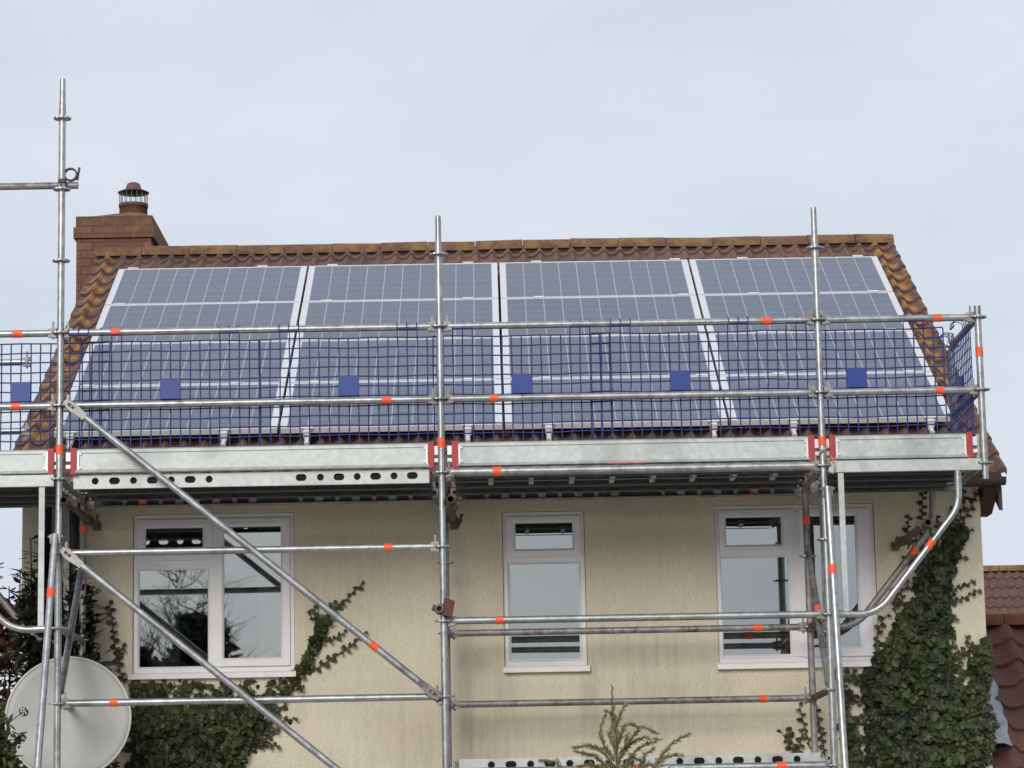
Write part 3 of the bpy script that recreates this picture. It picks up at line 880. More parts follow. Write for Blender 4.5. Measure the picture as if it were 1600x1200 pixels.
# cross ledgers between front and rear posts
for x in XS[:3]:
    for z in (0, -1, -1.5, -2, -3.5):
        rail((x,0,z), (x,DY,z), (), 'tube_old' if z > -.9 or x < 5 else 'rusty')
rail((6.23,0,0), (6.23,DY,0)); rail((LX,0,0), (LX,DY,0))
# long-side diagonal braces with flattened, slotted ends
def brace(a, b, bands=()):
    a, b = V(a), V(b); d = (b-a).normalized()
    m = MB(); m.path([a+d*.13, b-d*.13], TR, 14); tgs = []
    up = V((0,-1,0)).cross(d)
    for p, s in ((a, d), (b, -d)):
        n_ = 9; vs = []
        # the tube end pressed into a flat tongue round a slot
        for i in range(n_+1):
            t_ = i/n_; w_ = TR+.007*math.sin(PI*min(1, t_*1.2)); th = TR*t_+.006*(1-t_)
            c = p+s*(-.045+.18*t_)
            hw = w_*(.75+.25*min(1, t_*4))
            vs += [c+up*hw+V((0,-th,0)), c-up*hw+V((0,-th,0)), c-up*hw+V((0,th,0)), c+up*hw+V((0,th,0))]
        fs = []
        for i in range(n_):
            for k in range(4):
                fs.append((4*i+k, 4*i+(k+1) % 4, 4*i+4+(k+1) % 4, 4*i+4+k))
        fs += [(3,2,1,0), (4*n_, 4*n_+1, 4*n_+2, 4*n_+3)]
        tg = MB(); tg.add(vs, fs)
        q = p+s*.015
        tg.path([q+V((0,-.02,0)), q+V((0,.05,0))], .008, 8)
        tgs.append(tg)
    o = m.build('diagonal_brace', M['tube'], scaf)
    for tg in tgs: tg.build('flat_end', M['tube_old'], o)
    for p, s in ((a, d), (b, -d)):
        q = p+s*.03+V((0,-.008,0)); h = MB()
        h.obox(q, s*.045, up*.010, V((0,.0065,0)))
        h.build('slot', M['rusty'], o)
    for t in bands: band(a+d*t, d, o)
    return o
brace((.075,-.052,.495), (2.50,-.052,-1.485), [2.62]); brace((.06,-.052,-.505), (2.50,-.052,-2.495))
# raking stabiliser legs in front of the outer posts, and the cross braces behind them
def raker(x, top, sx, bz, out=-1.35):
    a, b = V((x+.016*sx, -.052, top)), V((x+.04*sx, out, GZ+.03))
    d = (b-a).normalized(); m = MB(); m.path([a, b], TR, 14)
    o = m.build('raking_leg', M['tube'], scaf)
    if bz: band(a+d*((a.z-bz)/-d.z), d, o)
    m = MB(); m.path([a+d*.012+V((-.05,.02,0)), a+d*.012+V((.05,.02,0))], .010, 8); m.obox(a+d*.03+V((0,.03,0)), (.035,0,0), (0,.03,0), (0,0,.03))
    m.build('swivel_coupler', M['tube_old'], o)
raker(0, -.38, -1, -.785); raker(5.14, -.15, 1, -.715, -.62)
m = MB(); m.path([(.0,DY-.03,-.46), (.01,.07,-1.42)], TR, 12); m.build('cross_brace', M['tube'], scaf)
m = MB(); m.path([(5.14,DY-.03,-.44), (5.13,.07,-1.46)], TR, 12); o = m.build('cross_brace', M['tube_old'], scaf)
band((5.136,.56,-.93), (0,-1,-1), o)
# cantilever brackets: bent tube, inner flat strut, top bearer
def bracket(x0, s, y, bands=(), mat='tube'):
    def P(dx, z): return (x0+s*dx, y, z)
    pts = [P(.04,-1.0), P(.18,-1.005)]
    def arc(c, r, a0, a1, n_=7):
        return [P(c[0]+r*math.cos(a0+(a1-a0)*i/n_), c[1]+r*math.sin(a0+(a1-a0)*i/n_)) for i in range(n_+1)]
    ang = math.radians(50)
    pts += arc((.20, -.745), .26, -PI/2, -PI/2+ang)
    pts += arc((.653, -.205), .25, -(PI/2-ang), 0)[0:]
    pts += [P(.905,-.10), P(.905,-.02)]
    m = MB(); m.path(pts, TR, 14)
    o = m.build('bracket', M[mat], scaf)
    m = MB(); m.box((x0+s*.115-.019, y-.012, -.995), (x0+s*.115+.019, y+.012, -.04)); m.build('strut', M['steel_sheet'] if mat == 'tube' else M['tube_old'], o)
    m = MB(); a, b = sorted((x0+s*.035, x0+s*1.065)); m.box((a, y-.026, -.048), (b, y+.026, .028)); m.build('bearer', M['steel_sheet'] if mat == 'tube' else M['tube_old'], o)
    for p, d in bands: band(P(*p), (s*d[0], 0, d[1]), o)
bracket(5.14, 1, 0, [((.70, -.543), (.78, .956))]); bracket(5.14, 1, DY, [((.755, -.476), (.78, .956))], 'tube_old')
bracket(0, -1, 0); bracket(0, -1, DY, (), 'tube_old')
# wall ties: dark tubes running square to the wall, clamped with couplers
def coupler(c, ax, parent, mat='rusty', s=1.):
    c = V(c); ax = V(ax).normalized(); m = MB()
    m.path([c-ax*.026*s, c+ax*.026*s], .035*s, 12)
    side = ax.cross(V((.3,.2,1))).normalized(); up = side.cross(ax)
    m.obox(c+side*.045*s, side*.018, up*.014, ax*.022); m.path([c+side*.05-up*.045, c+side*.05+up*.05], .007, 8)
    m.obox(c+side*.05+up*.045, side*.012, up*.008, ax*.012); m.obox(c-side*.04, side*.012, up*.02, ax*.022)
    m.build('coupler', M[mat], parent)
def tie(x, z, y0=-.16, mat='rusty', r=.0245, mid=(.04, 1.0)):
    m = MB(); m.pipe_open((x, y0, z), (x, WY-.004, z), r)
    o = m.build('tie_tube', M[mat], scaf)
    for y in mid: coupler((x, y, z), (0,1,0), o)
    m = MB(); m.box((x-.03, WY-.03, z-.03), (x+.03, WY-.005, z+.03))
    m.build('wall_plug', M['wood'], o)
tie(.055, -.16); tie(2.628, -.20); tie(5.81, -.41, -.13, mid=(.05, 1.02))
m = MB(); m.pipe_open((2.542,-.10,-.925), (2.542,.10,-.925), .0245); o = m.build('tie_tube', M['tube_old'], scaf)
m = MB(); m.obox((2.60,-.055,-.915), (.036,0,-.012), (0,.022,0), (.01,0,.055)); m.build('coupler', M['rusty_red'], o)
coupler((2.545,-.03,-.925), (0,1,0), o)
# high horizontal tube clamped to the tall post
m = MB(); m.pipe_open((LX-.05,.055,2.04), (.102,.055,2.04), TR); o = m.build('rail', M['tube_old'], scaf)
coupler((.0,.03,2.045), (1,0,0), o, 'rusty', .95); m = MB(); m.lathe((.055,.03,2.11), [(.036,-.012), (.048,-.012), (.048,.012), (.036,.012), (.036,-.012)], 16, mat=Matrix.Rotation(PI/2, 3, 'X')); m.path([(.10,.03,2.07),(.115,.03,2.16)], .008, 8); m.build('coupler', M['rusty'], o)
coupler((LX,.03,2.045), (1,0,0), o, 'rusty', .95)

# -------------------------------------------------- deck planks, toe boards
def holed_side(m, x0, x1, z0, z1, y, holes, th=.003):
    """vertical steel strip with real openings; holes = [(x centre, half length)]"""
    zc = (z0+z1)/2+.004; R = min(.024, (z1-z0)*.30)
    n_ = 16
    edges = [x0]
    hs = sorted(holes)
    cells = []
    for hx, hl_ in hs:
        cells.append((hx-hl_-R-.008, hx+hl_+R+.008, hx, hl_))
    cur = x0
    def quad(a, b):
        if b > a: m.box((a, y, z0), (b, y+th, z1))
    for a, b, hx, hl_ in cells:
        quad(cur, a)
        hole, outer = [], []
        for k in range(n_):
            an = 2*PI*(k+.5)/n_
            c, s_ = math.cos(an), math.sin(an)
            hole.append((hx+(hl_ if c > 0 else -hl_)+R*c, zc+R*s_))
            kx = max(abs(c), abs(s_))
            outer.append((a if c/kx <= -.999 else (b if c/kx >= .999 else (a+b)/2+(b-a)/2*c/kx), z0 if s_/kx <= -.999 else (z1 if s_/kx >= .999 else (z0+z1)/2+(z1-z0)/2*s_/kx)))
        # add the exact corners so that the cell stays rectangular
        for ysgn in (0, 1):
            yy = y+th*ysgn
            vs = [(p[0], yy, p[1]) for p in hole]+[(p[0], yy, p[1]) for p in outer]
            cs = [(b, yy, z1), (a, yy, z1), (a, yy, z0), (b, yy, z0)]
            vs += cs
            fs = []
            for k in range(n_):
                k2 = (k+1) % n_
                q = [k, n_+k, n_+k2, k2]
                if k == 1: q = [k, n_+k, 2*n_, n_+k2, k2]
                if k == 5: q = [k, n_+k, 2*n_+1, n_+k2, k2]
                if k == 9: q = [k, n_+k, 2*n_+2, n_+k2, k2]
                if k == 13: q = [k, n_+k, 2*n_+3, n_+k2, k2]
                fs.append(tuple(q) if not ysgn else tuple(reversed(q)))
            m.add(vs, fs)
        m.add([(p[0], y, p[1]) for p in hole]+[(p[0], y+th, p[1]) for p in hole], [(k, (k+1) % n_, n_+(k+1) % n_, n_+k) for k in range(n_)])
        cur = b
    quad(cur, x1)

H_ALT = lambda xs_: [(x_, .013 if i_ % 2 else 0.) for i_, x_ in enumerate(xs_)]
def plank(x0, x1, y0, z, label, front_holes=None, rear_holes=None, ribs=None, wdt=.318, grp='steel scaffold planks'):
    e = thing('deck_plank', label, 'scaffold plank', ((x0+x1)/2, y0, z), grp)
    m = MB()
    m.box((x0, y0+.003, z+.026), (x1, y0+wdt-.003, z+.030))
    zb = z-.058
    if front_holes: holed_side(m, x0, x1, zb, z+.030, y0, front_holes)
    else: m.box((x0, y0, zb+.02), (x1, y0+.003, z+.030))
    if rear_holes:
        holed_side(m, x0, x1, zb+.0, z+.030, y0+wdt-.003, rear_holes)
        lp = MB()  # bright bars added to stand for flecks of light at the holes
        for hx, hl_ in rear_holes: lp.box((hx-hl_-.014, y0+wdt-.012, zb+.008), (hx+hl_+.014, y0+wdt-.0035, zb+.020))
        lp.build('hole_glint', M['clamp'], e)
    else: m.box((x0, y0+wdt-.003, zb+.02), (x1, y0+wdt, z+.030))
    m.box((x0, y0+.004, zb), (x1, y0+.03, zb+.003)); m.box((x0, y0+wdt-.03, zb), (x1, y0+wdt-.004, zb+.003))
    for k in range(3):
        yc = y0+.085+k*.075
        m.box((x0+.01, yc-.014, z+.010), (x1-.01, yc+.014, z+.0255))
    m.build('plate', M['deck'], e)
    m = MB()
    if front_holes: holed_side(m, x0, x1, z-.058, z+.032, y0-.0035, front_holes); m.box((x0, y0-.0035, z-.061), (x1, y0+.012, z-.0585)); m.build('edge', M['steel_sheet'], e)
    if ribs:
        for xr in ribs:
            m = MB(); m.box((xr-.016, y0+.006, z-.046), (xr+.016, y0+wdt-.006, z+.009)); m.build('rib', M['steel_sheet'], e)
    for xe, sg in ((x0, 1), (x1, -1)):
        m = MB()
        for yy in (y0+.05, y0+wdt-.09): m.box((xe-.028 if sg > 0 else xe, yy, z-.0), (xe if sg > 0 else xe+.028, yy+.04, z+.024))
        m.build('hook', M['tube_old'], e)
    return e
hA = H_ALT([.232, .362, .490, .617, .745, .872, 1.0, 1.63-.01, 1.75, 1.875, 1.998, 2.122, 2.247, 2.37])
hR = H_ALT([.30, .43, .56, .69, .82, .95, 1.08, 1.21, 1.55, 1.68, 1.81, 1.94, 2.07, 2.20, 2.33])
def sh(h, d): return [(a+d, b) for a, b in h]
ys_ = [.062, .392, .722]
pos = ['nearest the camera', 'middle one', 'nearest the wall']
for i in range(3):
    plank(.085, 2.485, ys_[i], 0, f'steel scaffold plank over the casement window above the ivy, {pos[i]} of three' if i else 'steel scaffold plank with a row of round and oblong holes, above the left diagonal brace',
          hA if i == 0 else None, hR if i == 2 else None)
for i in range(3):
    plank(2.655, 5.055, ys_[i], 0, f'steel scaffold plank over the narrow middle window, {pos[i]} of three', None, sh(hR, 2.57) if i == 2 else None,
          [2.9+.275*k for k in range(8)] if i == 0 else None)
for i in range(3):
    plank(5.23, 6.14, ys_[i], 0, f'short scaffold plank on the right cantilever bracket, {pos[i]} of three')
for i in range(3):
    plank(LX+.09, -.09, ys_[i], 0, f'short scaffold plank on the left cantilever bracket, {pos[i]} of three')
for i in range(3):
    plank(2.655, 5.055, ys_[i], -1.945, f'perforated lower deck plank at the bottom edge of the photo, {pos[i]} of three', sh(hR, 2.57), None)

def toeboard(x0, x1, label, y=.030, ends=(1, 1), sticker=None):
    e = thing('toe_board', label, 'toe board', ((x0+x1)/2, y, .04), 'steel toe boards')
    prof = [(0, .042), (-.016, .046), (-.018, .058), (-.002, .066), (.005, .067), (.005, .176), (-.003, .180), (-.003, .200), (-.006, .207), (.022, .206), (.022, .042)]
    n_ = len(prof)
    m = MB()
    m.add([(xv, y+a, b) for xv in (x0, x1) for a, b in prof], [tuple(range(n_)), tuple(reversed(range(n_, 2*n_)))]+[(k, n_+k, n_+(k+1) % n_, (k+1) % n_) for k in range(n_)])
    m.build('board', M['steel_sheet'], e)
    for k, (xe, s_) in enumerate(((x0, -1), (x1, 1))):
        if not ends[k]: continue
        m = MB(); a, b = sorted((xe-s_*.006, xe+s_*.034)); m.box((a, y-.016, .034), (b, y+.024, .213)); m.build('end_plate', M['red_cap'], e)
        m = MB(); a, b = sorted((xe-s_*.022, xe-s_*.008))
        m.box((a, y-.006, .06), (b, y-.001, .19))
        for z_ in (.08, .172): m.path([(xe-s_*.03, y-.008, z_), (xe-s_*.03, y+.0, z_)], .007, 8)
        m.build('fixing_strip', M['clamp'], e)
        m = MB(); a, b = sorted((xe+s_*.036, xe+s_*.066)); m.box((a, y-.004, .075), (b, y+.002, .10)); m.box((a, y-.004, .125), (b, y+.002, .185)); m.build('end_hook', M['clamp'], e)
    return e
toeboard(LX+.07, -.075, 'short galvanised toe board with a red end, left of the tall post')
toeboard(.105, 2.485, 'long galvanised toe board with red ends behind the left diagonal brace')
toeboard(2.675, 5.055, 'long galvanised toe board with red ends above the middle window')
toeboard(5.225, 6.125, 'short galvanised toe board with red ends beside the corner post')
m = MB(); m.box((6.19, .06, .042), (6.212, 1.03, .206)); tag(m.build('toe_board', M['steel_sheet']), 'galvanised toe board seen end on across the right end of the deck', 'toe board', 'steel toe boards')
m = MB(); m.box((3.69, .004, .0385), (3.94, .018, .0415+.004)); tag(m.build('red_strip', M['red_cap']), 'short faded red strip lying on the tube under the middle toe board', 'strip')
# pale cord tied round the post
m = MB()
pts = [(5.14+.03*math.cos(a)+.012*t, -.02-.028*math.sin(a), .13-.012*t*8) for t, a in [(k*.1, k*.6) for k in range(14)]]
pts += [(5.19, -.045, .06), (5.215, -.05, -.01), (5.20, -.045, -.06), (5.165, -.045, -.04)]
m.path(pts, .007, 7); tag(m.build('cord', M['rope']), 'pale cord knotted round the post between the right toe boards', 'cord')

# ---------------------------------------------------------- blue mesh guards
def guard(cx, label, y, end=None, w_=1.2):
    """blue plastic mesh panel hooked over the top rail; end = x of an end frame seen edge on"""
    e = thing('mesh_guard', label, 'mesh guard', (cx, y, .14) if end is None else (end, cx, .14), 'blue mesh guards on the guard rails')
    P_ = (lambda a, b, c: (cx+a, y+b, c)) if end is None else (lambda a, b, c: (end+b, cx+a, c))
    c_ = .0667; nk = int(round(w_/c_/2)); m = MB(); R = .0050 if end is None else .0042
    z0, z1 = .61-7*c_, .61+5*c_
    ph = rnd.uniform(0, 6); wa = 1 if end is None else .25
    def wav(a, z): return wa*(.005*math.sin(a*5+ph)+.004*math.sin(z*9+ph*2))
    def line(p):
        m.path(p, R, 5)
    for k in range(-nk, nk+1):
        a = k*c_
        line([P_(a+.0022*math.sin(k*2.1+i*.9+ph), wav(a, z0+(z1-z0)*i/6), z0+(z1-z0)*i/6) for i in range(7)])
    nz = int(round((z1-z0)/c_))
    for j in range(nz+1):
        z = z0+j*c_
        line([P_(-nk*c_+2*nk*c_*i/10, wav(-nk*c_+2*nk*c_*i/10, z), z+.003*math.sin(i*1.3+j+ph)-.004*math.sin(PI*i/10)*(.5+.5*math.sin(ph))) for i in range(11)])
    m.build('mesh', M['blue_plastic'], e)
    m = MB(); yw = wav(0, .61); a = P_(-c_, yw-.016, .61-c_); b = P_(c_, yw+.014, .61+c_)
    m.box(tuple(min(p, q) for p, q in zip(a, b)), tuple(max(p, q) for p, q in zip(a, b))); m.build('label_plate', M['blue_plate'], e)
    for hx in ((-.4, .4) if w_ > 1 else (-.25, .25)):
        hx = round(hx/c_)*c_
        m = MB()
        for d in (-c_, 0, c_):
            m.path([P_(hx+d, 0, z1), P_(hx+d, -.005, 1.018), P_(hx+d, -.03, 1.034), P_(hx+d, -.06, 1.034), P_(hx+d, -.088, 1.018), P_(hx+d, -.092, .985)], .0036, 5)
        m.path([P_(hx-c_, -.088, .982), P_(hx+c_, -.088, .982)], .006, 6)
        m.build('hook', M['blue_plastic'], e)
    return e
gl = ['blue mesh guard against the sky, left of the tall post', 'blue mesh guard by the top of the upper diagonal brace',
      'blue mesh guard reaching the middle post from the left', 'blue mesh guard just right of the middle post',
      'blue mesh guard reaching the right tall post from the left', 'blue mesh guard right of the right tall post, before the corner']
for i, cx in enumerate((-.276, .738, 1.948, 3.124, 4.198, 5.399)):
    guard(cx, gl[i], .062 if i % 2 == 0 else .072)
guard(.55, 'blue mesh guard seen nearly edge on across the right end', 0, end=6.19, w_=.93)

# ------------------------------------------------------------ satellite dish
dish = thing('satellite_dish', 'large round grey satellite dish behind the scaffold legs at the left', 'satellite dish', (-.02, .62, GZ))
c0 = V((-.008, .52, -1.57))
R3 = Matrix.Rotation(math.radians(-9), 3, 'X') @ Matrix.Rotation(math.radians(5), 3, 'Z') @ Matrix.Rotation(PI/2, 3, 'X')
RR = .415
prof = [(0.001, -.0)]+[(RR*i/10, .055*(i/10)**2) for i in range(1, 11)]
m = MB(); m.lathe(c0-R3 @ V((0,0,.055)), prof+[(RR, .052)]+[(RR*i/10, .055*(i/10)**2-.004) for i in range(9, 0, -1)]+[(.001, -.004)], 64, mat=R3); m.build('reflector', M['dish'], dish)
m = MB(); m.lathe(c0, [(RR-.002, -.01), (RR+.012, -.006), (RR+.013, .004), (RR-.001, .004), (RR-.002, -.01)], 64, mat=R3); m.build('rim', M['dish_rim'], dish)
m = MB(); m.path([(-.0,.74,GZ), (-.0,.74,-1.5)], .035, 14); m.obox((-.0,.68,-1.57), (.06,0,0), (0,.045,0), (0,0,.09)); m.build('mast', M['tube_old'], dish)
m = MB(); m.path([c0+V((.17,.06,-.41)), c0+V((.19,-.35,-.44)), c0+V((.2,-.40,-.42))], .011, 8); m.lathe(c0+V((.2,-.42,-.40)), [(.001,-.03),(.03,-.03),(.034,.0),(.02,.06),(.001,.06)], 16, mat=R3); m.build('feed_arm', M['tube_old'], dish)

# ---------------------------------------------------------------- greenery
def inpoly(p, poly):
    x, z = p; r = False; j = len(poly)-1
    for i in range(len(poly)):
        xi, zi = poly[i]; xj, zj = poly[j]
        if (zi > z) != (zj > z) and x < (xj-xi)*(z-zi)/(zj-zi+1e-12)+xi: r = not r
        j = i
    return r
def edge_dist(p, poly):
    d = 9; x, z = p
    for i in range(len(poly)):
        ax, az_ = poly[i-1]; bx, bz = poly[i]
        dx, dz = bx-ax, bz-az_; L2 = dx*dx+dz*dz+1e-12
        t = max(0, min(1, ((x-ax)*dx+(z-az_)*dz)/L2))
        d = min(d, math.hypot(x-ax-t*dx, z-az_-t*dz))
    return d
IVY = [(0,0),(.28,.10),(.50,.02),(.40,.34),(.62,.52),(.34,.62),(.30,.86),(0,1.08)]
IVY = IVY+[(-x, y) for x, y in reversed(IVY[1:-1])]
LANCE = [(0,0),(.11,.2),(.17,.5),(.11,.8),(0,1),(-.11,.8),(-.17,.5),(-.11,.2)]
OVAL = [(0,0),(.22,.2),(.30,.5),(.2,.8),(0,1),(-.2,.8),(-.30,.5),(-.22,.2)]
def leaf(m, base, tip, nrm, size, shape, tint, fold=.12):
    d = tip.normalized(); s = d.cross(nrm).normalized(); n_ = s.cross(d)
    vs = [base+size*(x*s+y*d+n_*(-fold*abs(x)*2-.10*y*y)) for x, y in shape]
    k = len(shape)
    c = base+size*(.42*d)
    m.add(vs+[c], [(i, (i+1) % k, k) for i in range(k)], False, 0, tint)
def ivy_fill(m, poly, n_, depth, size, r, holes=(), ragged=.05):
    xs_ = [p[0] for p in poly]; zs_ = [p[1] for p in poly]
    k = 0; tries = 0
    while k < n_ and tries < n_*30:
        tries += 1
        p = (r.uniform(min(xs_), max(xs_)), r.uniform(min(zs_), max(zs_)))
        if not inpoly(p, poly): continue
        if any(math.hypot((p[0]-h[0])/h[2], (p[1]-h[1])/h[3]) < 1 for h in holes) and r.random() < .93: continue
        e = edge_dist(p, poly)
        if e < ragged*(.5+.5*math.sin(p[0]*61+p[1]*37))*(.5+.5*math.sin(p[1]*53-p[0]*29)) or (e < ragged*.6 and r.random() < .45): continue
        if math.sin(p[0]*37+1.7*math.sin(p[1]*29))+math.sin(p[1]*41+1.3*math.sin(p[0]*33)) > 1.45 and r.random() < .8: continue
        clump = .5+.5*math.sin(p[0]*23+2*math.sin(p[1]*17))*math.sin(p[1]*21+1.5*math.sin(p[0]*13))
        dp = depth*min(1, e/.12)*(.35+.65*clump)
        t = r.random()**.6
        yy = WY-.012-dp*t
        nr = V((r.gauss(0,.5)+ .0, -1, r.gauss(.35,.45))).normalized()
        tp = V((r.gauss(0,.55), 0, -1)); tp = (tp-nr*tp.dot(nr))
        tint = max(0, min(1, r.gauss(.10+.42*t*clump, .19)))  # inner leaves tinted darker, shade within the ivy put into the colour
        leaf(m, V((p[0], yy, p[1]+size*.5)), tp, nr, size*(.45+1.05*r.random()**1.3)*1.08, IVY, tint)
        k += 1
def runner(ml, ms, pts, r, size=.034, step=.026, y0=WY-.012):
    P_ = [V((x, y0-.004, z)) for x, z in pts]
    ms.path(P_, [.0045]*(len(P_)-1)+[.002], 5)
    s = 1
    for i in range(len(P_)-1):
        a, b = P_[i], P_[i+1]; L = (b-a).length; n_ = max(1, int(L/step))
        for k in range(n_):
            q = a.lerp(b, (k+r.random()*.6)/n_); d = (b-a).normalized()
            sd_ = V((d.z, 0, -d.x))*s; s = -s
            nr = V((r.gauss(0,.4), -1, r.gauss(.3,.4))).normalized(); tp = sd_*r.uniform(.5,1)+d*.4+V((0,0,-.25)); tp -= nr*tp.dot(nr)
            leaf(ml, q+V((0,-.006-r.random()*.012,0)), tp, nr, size*r.uniform(.7, 1.35), IVY, max(0, min(1, r.gauss(.45,.2))))
r = random.Random(11)
ivy = thing('ivy', 'dark green ivy climbing the right end of the house wall', 'ivy', (6.0, WY-.05, GZ), 'ivy on the house wall')
m = MB(); ms = MB(); my = MB()
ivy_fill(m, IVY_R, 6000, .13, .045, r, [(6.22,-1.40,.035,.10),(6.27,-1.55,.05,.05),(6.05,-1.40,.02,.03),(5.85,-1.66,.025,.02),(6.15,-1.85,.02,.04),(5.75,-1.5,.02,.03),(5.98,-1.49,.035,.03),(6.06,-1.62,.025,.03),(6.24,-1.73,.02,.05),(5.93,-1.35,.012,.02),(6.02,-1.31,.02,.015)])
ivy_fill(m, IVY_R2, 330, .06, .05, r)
def sprigs(poly, n_, ml, ms, r):
    for _ in range(n_):
        i = r.randrange(len(poly)); a, b = poly[i-1], poly[i]
        if min(a[1], b[1]) < -2.0: continue
        t = r.random(); p = (a[0]+(b[0]-a[0])*t, a[1]+(b[1]-a[1])*t)
        nx_, nz_ = b[1]-a[1], a[0]-b[0]; L = math.hypot(nx_, nz_)+1e-9; nx_, nz_ = nx_/L, nz_/L
        if inpoly((p[0]+nx_*.01, p[1]+nz_*.01), poly): nx_, nz_ = -nx_, -nz_
        dx, dz = nx_+r.gauss(0,.4), nz_*.6+.5+r.gauss(0,.3); l_ = r.uniform(.04, .15)
        if p[0]+dx*l_ > 6.42 or any(q[0]-.03 < p[0]+dx*l_ < q[1]+.03 and q[2]-.06 < p[1]+dz*l_ < q[3] for q in WIN): continue
        runner(ml, ms, [(p[0]-nx_*.03, p[1]-nz_*.03), (p[0]+dx*l_*.5, p[1]+dz*l_*.5), (p[0]+dx*l_, p[1]+dz*l_+.01)], r, .03, .022)
sprigs(IVY_R, 75, my, ms, r)
low = [(min(p[0] for p in IVY_R), GZ+.05), (max(p[0] for p in IVY_R), GZ+.05), (max(p[0] for p in IVY_R)-.03, -2.08), (min(p[0] for p in IVY_R)+.05, -2.08)]
ivy_fill(m, low, 2200, .18, .075, r)
yp = [(6.37,-1.10),(6.47,-1.06),(6.49,-1.30),(6.42,-1.58),(6.49,-1.60),(6.45,-2.0),(6.2,-2.0),(6.24,-1.55)]
ivy_fill(my, yp, 620, .10, .042, r, [(6.42,-1.62,.06,.05)])
for q in RUN_R: runner(my, ms, q, r)
for k in range(9):
    x0 = 5.75+.55*r.random(); ms.path([(x0, WY-.02, GZ), (x0+r.uniform(-.1,.1), WY-.02, -2.6), (x0+r.uniform(-.15,.15), WY-.02, -1.5)], [.02,.014,.006], 6)
m.build('leaves', M['ivy'], ivy); my.build('young_leaves', M['ivy_young'], ivy); ms.build('stems', M['stem'], ivy)
ivy = thing('ivy', 'dark green ivy under the left casement window with shoots reaching up to the right', 'ivy', (1.0, WY-.05, GZ), 'ivy on the house wall')
m = MB(); ms = MB(); my = MB()
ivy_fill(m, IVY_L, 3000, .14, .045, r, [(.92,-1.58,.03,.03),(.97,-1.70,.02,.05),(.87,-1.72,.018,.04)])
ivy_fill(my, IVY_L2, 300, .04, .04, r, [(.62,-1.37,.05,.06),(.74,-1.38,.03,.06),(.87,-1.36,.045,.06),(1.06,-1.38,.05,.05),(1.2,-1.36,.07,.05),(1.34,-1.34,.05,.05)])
ivy_fill(my, IVY_L3, 300, .05, .042, r)
sprigs(IVY_L, 30, my, ms, r); sprigs(IVY_L3, 14, my, ms, r)
low = [(.3, GZ+.05), (1.0, GZ+.05), (1.1, -2.08), (.3, -2.08)]
ivy_fill(m, low, 1300, .16, .075, r)
for q in RUN_L: runner(my, ms, q, r)
for k in range(7):
    x0 = .4+.6*r.random(); ms.path([(x0, WY-.02, GZ), (x0+r.uniform(-.1,.1), WY-.02, -2.6), (x0+r.uniform(-.2,.3), WY-.02, -1.45)], [.018,.012,.005], 6)
for k in range(12):
    x0 = .4+1.0*r.random(); ms.path([(x0, WY-.012, -1.45), (x0+r.uniform(-.06,.1), WY-.012, -1.28)], [.004,.002], 4)
m.build('leaves', M['ivy'], ivy); my.build('young_leaves', M['ivy_young'], ivy); ms.build('stems', M['stem'], ivy)

def shrub(name, label, cat, base, tips, lmat, lsize, shape, nper, r, droop=.1, spread=.16, clusters=3, group=None, bushy=()):
    """woody shoots from a base, each carrying whorls of leaves near its tip"""
    e = thing(name, label, cat, base, group)
    ml, ms = MB(), MB(); base = V(base)
    for tp in tips:
        tp = V(tp); mid = base.lerp(tp, .6)+V((r.uniform(-.1,.1), r.uniform(-.06,.06), .08))
        ms.path([base+V((r.uniform(-.12,.12), r.uniform(-.08,.08), 0)), base.lerp(mid, .5)+V((r.uniform(-.05,.05), 0, 0)), mid, tp], [.022,.016,.010,.004], 6)
        d = (tp-mid).normalized()
        for k in range(nper):
            t = r.random()**.7; q = mid.lerp(tp, .15+.85*t)
            a = r.uniform(0, 2*PI); u = d.cross(V((.3,.9,.1))).normalized(); w_ = d.cross(u)
            o = (math.cos(a)*u+math.sin(a)*w_)
            dr = (o*.9+d*r.uniform(.2,.9)+V((0,0,-droop*r.random()))).normalized()
            nr = (d-dr*d.dot(dr)).normalized()
            leaf(ml, q+o*r.uniform(0,.02), dr, nr, lsize*r.uniform(.6,1.2), shape, max(0, min(1, r.gauss(.38,.22))))
    for (c, rad, n_) in bushy:
        c = V(c)
        for k in range(n_):
            p = V((r.gauss(0,1), r.gauss(0,1), r.gauss(0,1))).normalized()*r.random()**.4
            q = c+V((p.x*rad[0], p.y*rad[1], p.z*rad[2])); dr = (p+V((r.gauss(0,.6), r.gauss(0,.6), r.gauss(0,.6)))).normalized()
            nr = dr.cross(V((r.gauss(0,1), r.gauss(0,1), r.gauss(0,1)))).normalized()
            leaf(ml, q, dr, nr, lsize*r.uniform(.6,1.15), shape, max(0, min(1, r.gauss(.3,.2))))
            if k % 14 == 0: ms.path([c+V((0,0,-rad[2])), c.lerp(q, .5)+V((0,0,.03)), q], [.008,.005,.002], 4)
    ml.build('leaves', lmat, e); ms.build('stems', M['stem'], e)
    return e
tips = [(-.39,1.2,-.26),(-.30,1.25,-.36),(-.42,1.15,-.50),(-.33,1.2,-.62),(-.22,1.2,-.55),(-.10,1.15,-.50),(.0,1.2,-.55),(.05,1.18,-.62),(.07,1.15,-.74),(.0,1.2,-.9),(-.06,1.1,-.75),(-.2,1.1,-.8),(-.4,1.2,-.85),(-.3,1.1,-1.0),(-.05,1.1,-1.0)]
shrub('shrub', 'dark evergreen shrub with long narrow leaves at the left corner of the house', 'shrub', (-.15,1.15,GZ), tips, M['dark_leaf'], .10, LANCE, 78, random.Random(3), .5,
      bushy=[((-.08,1.15,-.88),(.12,.14,.28),460), ((-.34,1.15,-.92),(.12,.14,.42),560), ((-.1,1.15,-1.6),(.4,.2,.7),700)])
